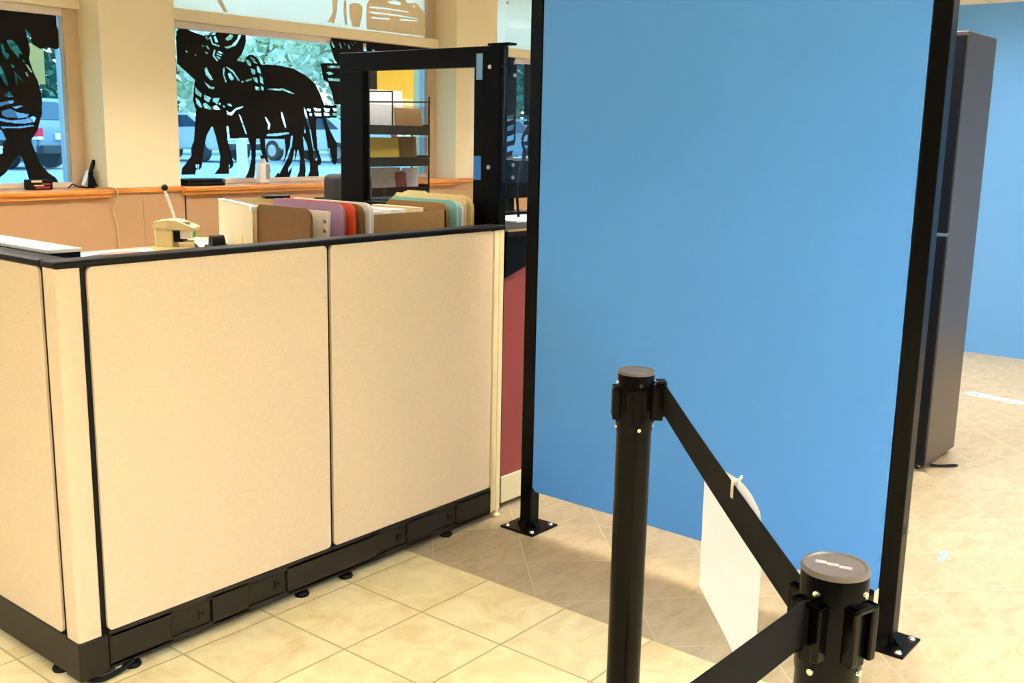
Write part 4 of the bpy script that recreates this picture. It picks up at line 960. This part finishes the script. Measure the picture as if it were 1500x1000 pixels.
# small dark red and striped box by the left window
TB = thing('trinket_box', 'small dark striped trinket box on sill under the left decal', 'box', (3.19, 6.38, SILL))
bm = new(); bx(bm, 3.125, 3.27, 6.34, 6.42, SILL, SILL + .062, .006); obj('box_body', bm, M['decal'], TB)
bm = new(); bx(bm, 3.135, 3.20, 6.337, 6.341, SILL + .046, SILL + .058); bx(bm, 3.15, 3.21, 6.337, 6.341, SILL + .024, SILL + .03); obj('cream_stripe', bm, M['manila'], TB)
bm = new(); bx(bm, 3.16, 3.25, 6.337, 6.341, SILL + .008, SILL + .02); bx(bm, 3.2, 3.255, 6.336, 6.341, SILL + .03, SILL + .04); obj('red_stripe', bm, M['red_card'], TB)
# cordless phone leaning in the corner
mt = Matrix.Translation((3.508, 6.40, SILL)) @ Matrix.Rotation(math.radians(22), 4, 'Y')
CP = thing('cordless_phone', 'black and silver cordless phone leaning on its cradle beside pillar', 'telephone', (3.508, 6.40, SILL))
bm = new(); bx(bm, -.022, .022, -.016, .016, .012, .115, .006, mtx=mt); obj('handset', bm, M['bottle'], CP)
bm = new(); bx(bm, -.016, .020, -.0175, .017, .085, .118, .004, mtx=mt); bx(bm, -.004, .016, -.012, .012, .115, .195, .004, mtx=mt); obj('antenna', bm, M['black_plastic'], CP)
bm = new(); prism(bm, [(.02, 0), (.085, 0), (.08, .02), (.055, .085), (.035, .10)], (3.5, 6.37, SILL), (1, 0, 0), (0, 0, 1), (0, .06, 0)); obj('cradle', bm, M['black_plastic'], CP)
bm = new(); bx(bm, -.012, .012, -.0185, -.0165, .018, .08, mtx=mt); obj('keypad', bm, M['silver'], CP)
bm = new(); tube(bm, curve_pts([(3.38, 6.36, SILL + .006), (3.40, 6.34, SILL + .03), (3.44, 6.35, SILL + .012), (3.50, 6.36, SILL + .006)], 8), .004)
tag(obj('black_cord', bm, M['black_plastic'], None, True), 'short black cord on sill between trinket box and cordless phone', 'cord')
bm = new(); tube(bm, curve_pts([(3.565, 6.36, SILL + .004), (3.60, 6.192, SILL + .004), (3.613, 6.188, .98), (3.602, 6.236, .90), (3.625, 6.240, .80), (3.63, 6.240, .65), (3.615, 6.240, .4), (3.62, 6.240, .05)], 10), .005)
tag(obj('wall_cord', bm, M['cord'], None, True), 'thin beige cord hanging down the tan wall under the sill', 'cord')

# ---------------------------------------------------------- window decals (cut vinyl on the inside of the glass)
def inside(poly, X, Y):
    r = np.zeros(X.shape, bool); n = len(poly); j = n - 1
    for i in range(n):
        xi, yi = poly[i]; xj, yj = poly[j]
        if yi != yj:
            c = ((yi > Y) != (yj > Y)) & (X < (xj - xi) * (Y - yi) / (yj - yi) + xi); r ^= c
        j = i
    return r
def decal(name, label, polys, holes, y, m, clip, sub=(), cell=.0042, group='black animal decals'):
    x0, x1, z0, z1 = clip
    nx, nz = int((x1 - x0) / cell), int((z1 - z0) / cell)
    X, Z = np.meshgrid(x0 + (np.arange(nx) + .5) * cell, z0 + (np.arange(nz) + .5) * cell)
    mk = np.zeros(X.shape, bool)
    for p in polys: mk |= inside(p, X, Z)
    for p in list(holes) + list(sub): mk &= ~inside(p, X, Z)
    # merge cells into rectangles: runs per row, then equal runs of consecutive rows
    rects, live = [], {}
    for r in range(nz + 1):
        runs = []
        if r < nz:
            row = np.concatenate(([0], mk[r].astype(int), [0])); d = np.diff(row)
            runs = list(zip(np.where(d == 1)[0], np.where(d == -1)[0]))
        nl = {}
        for q in runs: nl[q] = live.pop(q, r)
        for q, s in live.items(): rects.append((q[0], q[1], s, r))
        live = nl
    bm = new()
    for a, b, s, e in rects:
        v = [bm.verts.new((x0 + px * cell, y, z0 + pz * cell)) for px, pz in ((a, s), (b, s), (b, e), (a, e))]
        bm.faces.new(v)
    bmesh.ops.solidify(bm, geom=bm.faces[:], thickness=.0008) if False else None
    return tag(obj(name, bm, M[m]), label, 'window decal', group)
decal('animal_decal', 'black cut-out decal of large horned animal, spanning window right of pillar', BIG, HOLES, 6.522, 'decal', (4.118, 5.76, 1.03, 2.19))
decal('animal_decal', 'black cut-out decal of calf standing in front of the large animal', CALF, HOLES, 6.519, 'decal', (4.118, 5.76, 1.03, 2.19))
decal('figure_decal', 'dark patterned decal behind the black teller frame, upper right of window', BIRD, HOLES, 6.4985, 'decal', (5.2, 6.80, 1.03, 2.142))
decal('animal_decal', 'black animal decal on window left of the cream pillar', STEED, STEED_HOLES, 6.522, 'decal', (2.4, 3.47, 1.03, 2.142))
for poly, lab in zip(LOFT, ('tan oval figure on frosted upper glass, left of the broad tan animal', 'broad tan animal shape on frosted upper glass above the black frame',
                            'slanting tan line on frosted upper glass, near the pillar', 'wavy tan line in the middle of the frosted upper glass', 'narrow upright tan line beside the tan oval figure')):
    decal('transom_decal', lab, [poly], LOFT_HOLES, 6.522, 'decal_tan', (4.218, 6.78, 2.224, 2.70), group='pale upper decals')
decal('lattice_decal', 'dark lattice-cut decal on window behind the acrylic guard', LATTICE, LATTICE_HOLES, 6.522, 'decal', (7.52, 8.6, 1.03, 2.142))

# ------------------------------------------------------------------ outside: car park and trees
ZG = .45
bm = new(); bx(bm, -60, 90, 7.6, 120, ZG - .2, ZG); bx(bm, -60, -3.8, -40, 7.6, -.2, -.05); bx(bm, -3.7, 90, -60, -4.8, -.2, -.05); o = struct('ground', bm, M['asphalt'])
bm = new()
random.seed(5)
for i in range(10):
    x = 4 + i * 2.7; prism(bm, [(0, 0), (.14, 0), (.14, 5), (0, 5)], (x, 13.5, ZG), (1, 0, 0), (.25, 1, 0), (0, 0, .006))
o = struct('parking_lines', bm, M['line'])
def car(px, py, rz, paint, label, style):
    mt = Matrix.Translation((px, py, ZG)) @ Matrix.Rotation(rz, 4, 'Z')
    r3 = mt.to_3x3(); ex, ey = r3 @ Vector((1, 0, 0)), r3 @ Vector((0, 1, 0))
    t = thing('parked_car', label, 'car', (px, py, ZG), 'cars parked outside')
    W = .88
    if style == 'suv':
        prof = [(-2.25, .40), (2.2, .36), (2.3, .65), (2.15, .95), (1.15, 1.05), (.5, 1.54), (-1.75, 1.58), (-2.2, 1.02), (-2.3, .6)]
        sw = [(.95, 1.07), (.42, 1.47), (-1.6, 1.50), (-1.85, 1.10)]; rw_ = [(-2.13, 1.10), (-1.80, 1.50)]
    else:
        prof = [(-2.2, .36), (2.2, .36), (2.3, .65), (2.1, .88), (1.0, .96), (.4, 1.40), (-1.0, 1.43), (-1.7, 1.02), (-2.2, .97), (-2.3, .6)]
        sw = [(.85, .98), (.35, 1.34), (-.95, 1.36), (-1.45, 1.03)]; rw_ = [(-1.62, 1.06), (-1.08, 1.385)]
    bm = new(); prism(bm, prof, mt @ Vector((0, -W, 0)), ex, (0, 0, 1), ey * 2 * W)
    bmesh.ops.bevel(bm, geom=bm.edges[:], offset=.05, segments=2, affect='EDGES'); obj('body', bm, M[paint], t, True)
    for s in (-1, 1):
        bm = new(); prism(bm, sw, mt @ Vector((0, s * (W + .004), 0)), ex, (0, 0, 1), ey * s * .01); obj('side_window', bm, M['car_glass'], t)
        for x in (-1.4, 1.45):
            bm = new(); cyl(bm, mt @ Vector((x, s * (W - .18), .32)), mt @ Vector((x, s * (W + .02), .32)), .32, seg=24); wh = obj('wheel', bm, M['tyre'], t, True)
            bm = new(); cyl(bm, mt @ Vector((x, s * (W + .01), .32)), mt @ Vector((x, s * (W + .035), .32)), .19, seg=20); obj('hub_cap', bm, M['chrome'], wh, True)
        bm = new(); bx(bm, -2.30, -2.10, s * (W - .10) - .09, s * (W - .10) + .125, .66, .92, .02, mtx=mt); tl = obj('tail_light', bm, M['tail'], t)
        bm = new(); bx(bm, -2.315, -2.12, s * (W - .10) - .05, s * (W - .10) + .127, .66, .73, .01, mtx=mt); obj('reverse_lamp', bm, M['line'], tl)
    bm = new(); bx(bm, -2.38, -2.2, -W + .05, W - .05, .36, .54, .02, mtx=mt); obj('bumper', bm, M['tyre'], t)
    bm = new(); bx(bm, -2.325, -2.27, -.28, .28, .66, .80, .01, mtx=mt); obj('number_plate', bm, M['line'], t)
    (xa, za), (xb, zb2) = rw_
    bm = new(); prism(bm, [(-.62, 0), (.62, 0), (.54, 1), (-.54, 1)], mt @ Vector((xa - .03, 0, za)), ey, r3 @ Vector((xb - xa, 0, zb2 - za)), ex * .02); obj('rear_window', bm, M['car_glass'], t)
    return t
car(11.1, 25.05, math.radians(118), 'silver', 'silver-blue car with red tail light outside the left window', 'suv')
car(14.9, 29.0, math.radians(105), 'teal_car', 'dark teal car parked beyond the silver-blue one', 'suv')
car(19.0, 28.4, math.radians(100), 'white_car', 'white car parked far outside behind the legs of the large decal', 'sedan')
car(22.6, 26.2, math.radians(95), 'white_car', 'pale car parked far outside behind the calf decal', 'sedan')
car(25.2, 20.6, math.radians(92), 'silver', 'silver car parked far outside beside the black teller frame', 'sedan')
bm = new(); bx(bm, 9.9, 10.02, 13.4, 13.52, ZG, ZG + .85, .01); tag(obj('marker_post', bm, M['line']), 'pale marker post outside behind the calf decal', 'post')
def tree(x, y, h, rad, leaf, label, n=2600, low=.25, size=.30):
    t = thing('tree', label, 'tree', (x, y, ZG), 'trees beyond the car park')
    bm = new(); tube(bm, curve_pts([(x, y, ZG), (x + .1, y, ZG + h * .3), (x - .05, y + .1, ZG + h * .7)], 5), .16, 10)
    for k in range(5):
        q = random.random() * 2 * PI; tube(bm, [(x, y, ZG + h * (.3 + .07 * k)), (x + rad * .6 * math.cos(q), y + rad * .6 * math.sin(q), ZG + h * (.55 + .07 * k))], .05, 6)
    obj('trunk', bm, M['bark'], t, True)
    bm = new()
    lobes = [(x + random.uniform(-.6, .6) * rad, y + random.uniform(-.5, .5) * rad, ZG + h * random.uniform(low + .12, .9), rad * random.uniform(.35, .6)) for _ in range(11)]
    for _ in range(n):
        lx, ly, lz, lr = random.choice(lobes)
        d = Vector((random.gauss(0, 1), random.gauss(0, 1), random.gauss(0, 1))).normalized() * lr * random.uniform(.55, 1.0)
        c = Vector((lx, ly, lz)) + d
        u = Vector((random.gauss(0, 1), random.gauss(0, 1), random.gauss(0, .6))).normalized(); w = u.orthogonal().normalized()
        w = Matrix.Rotation(random.random() * 6.28, 3, u) @ w; s = size * random.uniform(.6, 1.2)
        bm.faces.new([bm.verts.new(c + u * s * .9), bm.verts.new(c + w * s * .5 + u * s * .1), bm.verts.new(c - u * s * .9), bm.verts.new(c - w * s * .5 - u * s * .1)])
    obj('foliage', bm, M[leaf], t)
tree(12.0, 30.5, 8.5, 2.6, 'leaf1', 'leafy bright green tree behind the silver-blue pickup truck', low=.12)
tree(17.2, 36, 9, 3.0, 'leaf3', 'deep green tree showing beside the decal left of pillar', low=.12)
tree(23.5, 36.0, 9.0, 3.1, 'leaf2', 'pale grey-green tree right of the pillar behind the large decal', low=.12)
tree(31.2, 34.2, 9.0, 3.3, 'leaf2', 'pale grey-green tree above the back of the large decal', low=.12)
tree(38.0, 49.5, 13.0, 5.2, 'leaf2', 'distant broad grey-green tree between the two pale ones', n=3600, low=.08, size=.45)
tree(28.0, 23.0, 7.0, 2.8, 'leaf3', 'teal green tree behind the black teller frame', low=.2)
tree(37.0, 30, 8.5, 3.4, 'leaf1', 'broad green tree farthest right behind the teller frame', low=.2)
tree(7.0, 34, 8.0, 2.6, 'leaf3', 'deep green tree farthest left, mostly behind the left decal', low=.1)
bm = new(); bx(bm, 13.95, 14.42, 28.0, 28.1, ZG + 2.05, ZG + 3.1); bx(bm, 14.15, 14.22, 28.02, 28.08, ZG, ZG + 2.1); tag(obj('tan_patch_board', bm, M['tan_block']), 'made-up tan board in place of a reflection-like patch outside left window', 'stand-in board')  # board made up for a reflection-like tan rectangle in the window

# ------------------------------------------------------------------ daylight
w = bpy.data.worlds.new('sky'); bpy.context.scene.world = w; w.use_nodes = True
nt = w.node_tree; bg = nt.nodes['Background']
tc = nt.nodes.new('ShaderNodeTexCoord'); sp_ = nt.nodes.new('ShaderNodeSeparateXYZ'); nt.links.new(tc.outputs['Generated'], sp_.inputs[0])
rp = nt.nodes.new('ShaderNodeValToRGB'); rp.color_ramp.elements[0].position = 0.0; rp.color_ramp.elements[1].position = .6
rp.color_ramp.elements[0].color = (.86, .96, 1.0, 1); rp.color_ramp.elements[1].color = (.42, .68, 1.0, 1)
nt.links.new(sp_.outputs['Z'], rp.inputs[0]); nt.links.new(rp.outputs[0], bg.inputs['Color']); bg.inputs['Strength'].default_value = 1.5
sd = bpy.data.lights.new('sun', 'SUN'); so = bpy.data.objects.new('sun', sd); C.objects.link(so)
sd.energy = 2.6; sd.angle = .02; sd.color = (1, .98, .94); so.rotation_euler = (0, math.radians(46), math.radians(-12))
so.location = (0, -20, 30)

s = bpy.context.scene
s.view_settings.view_transform = 'Standard'; s.view_settings.look = 'None'; s.view_settings.gamma = 1.0; s.view_settings.use_curve_mapping = False
s.view_settings.exposure = 0.79
s.cycles.max_bounces = 10; s.cycles.transparent_max_bounces = 24; s.cycles.use_denoising = True
s.cycles.sample_clamp_indirect = 8
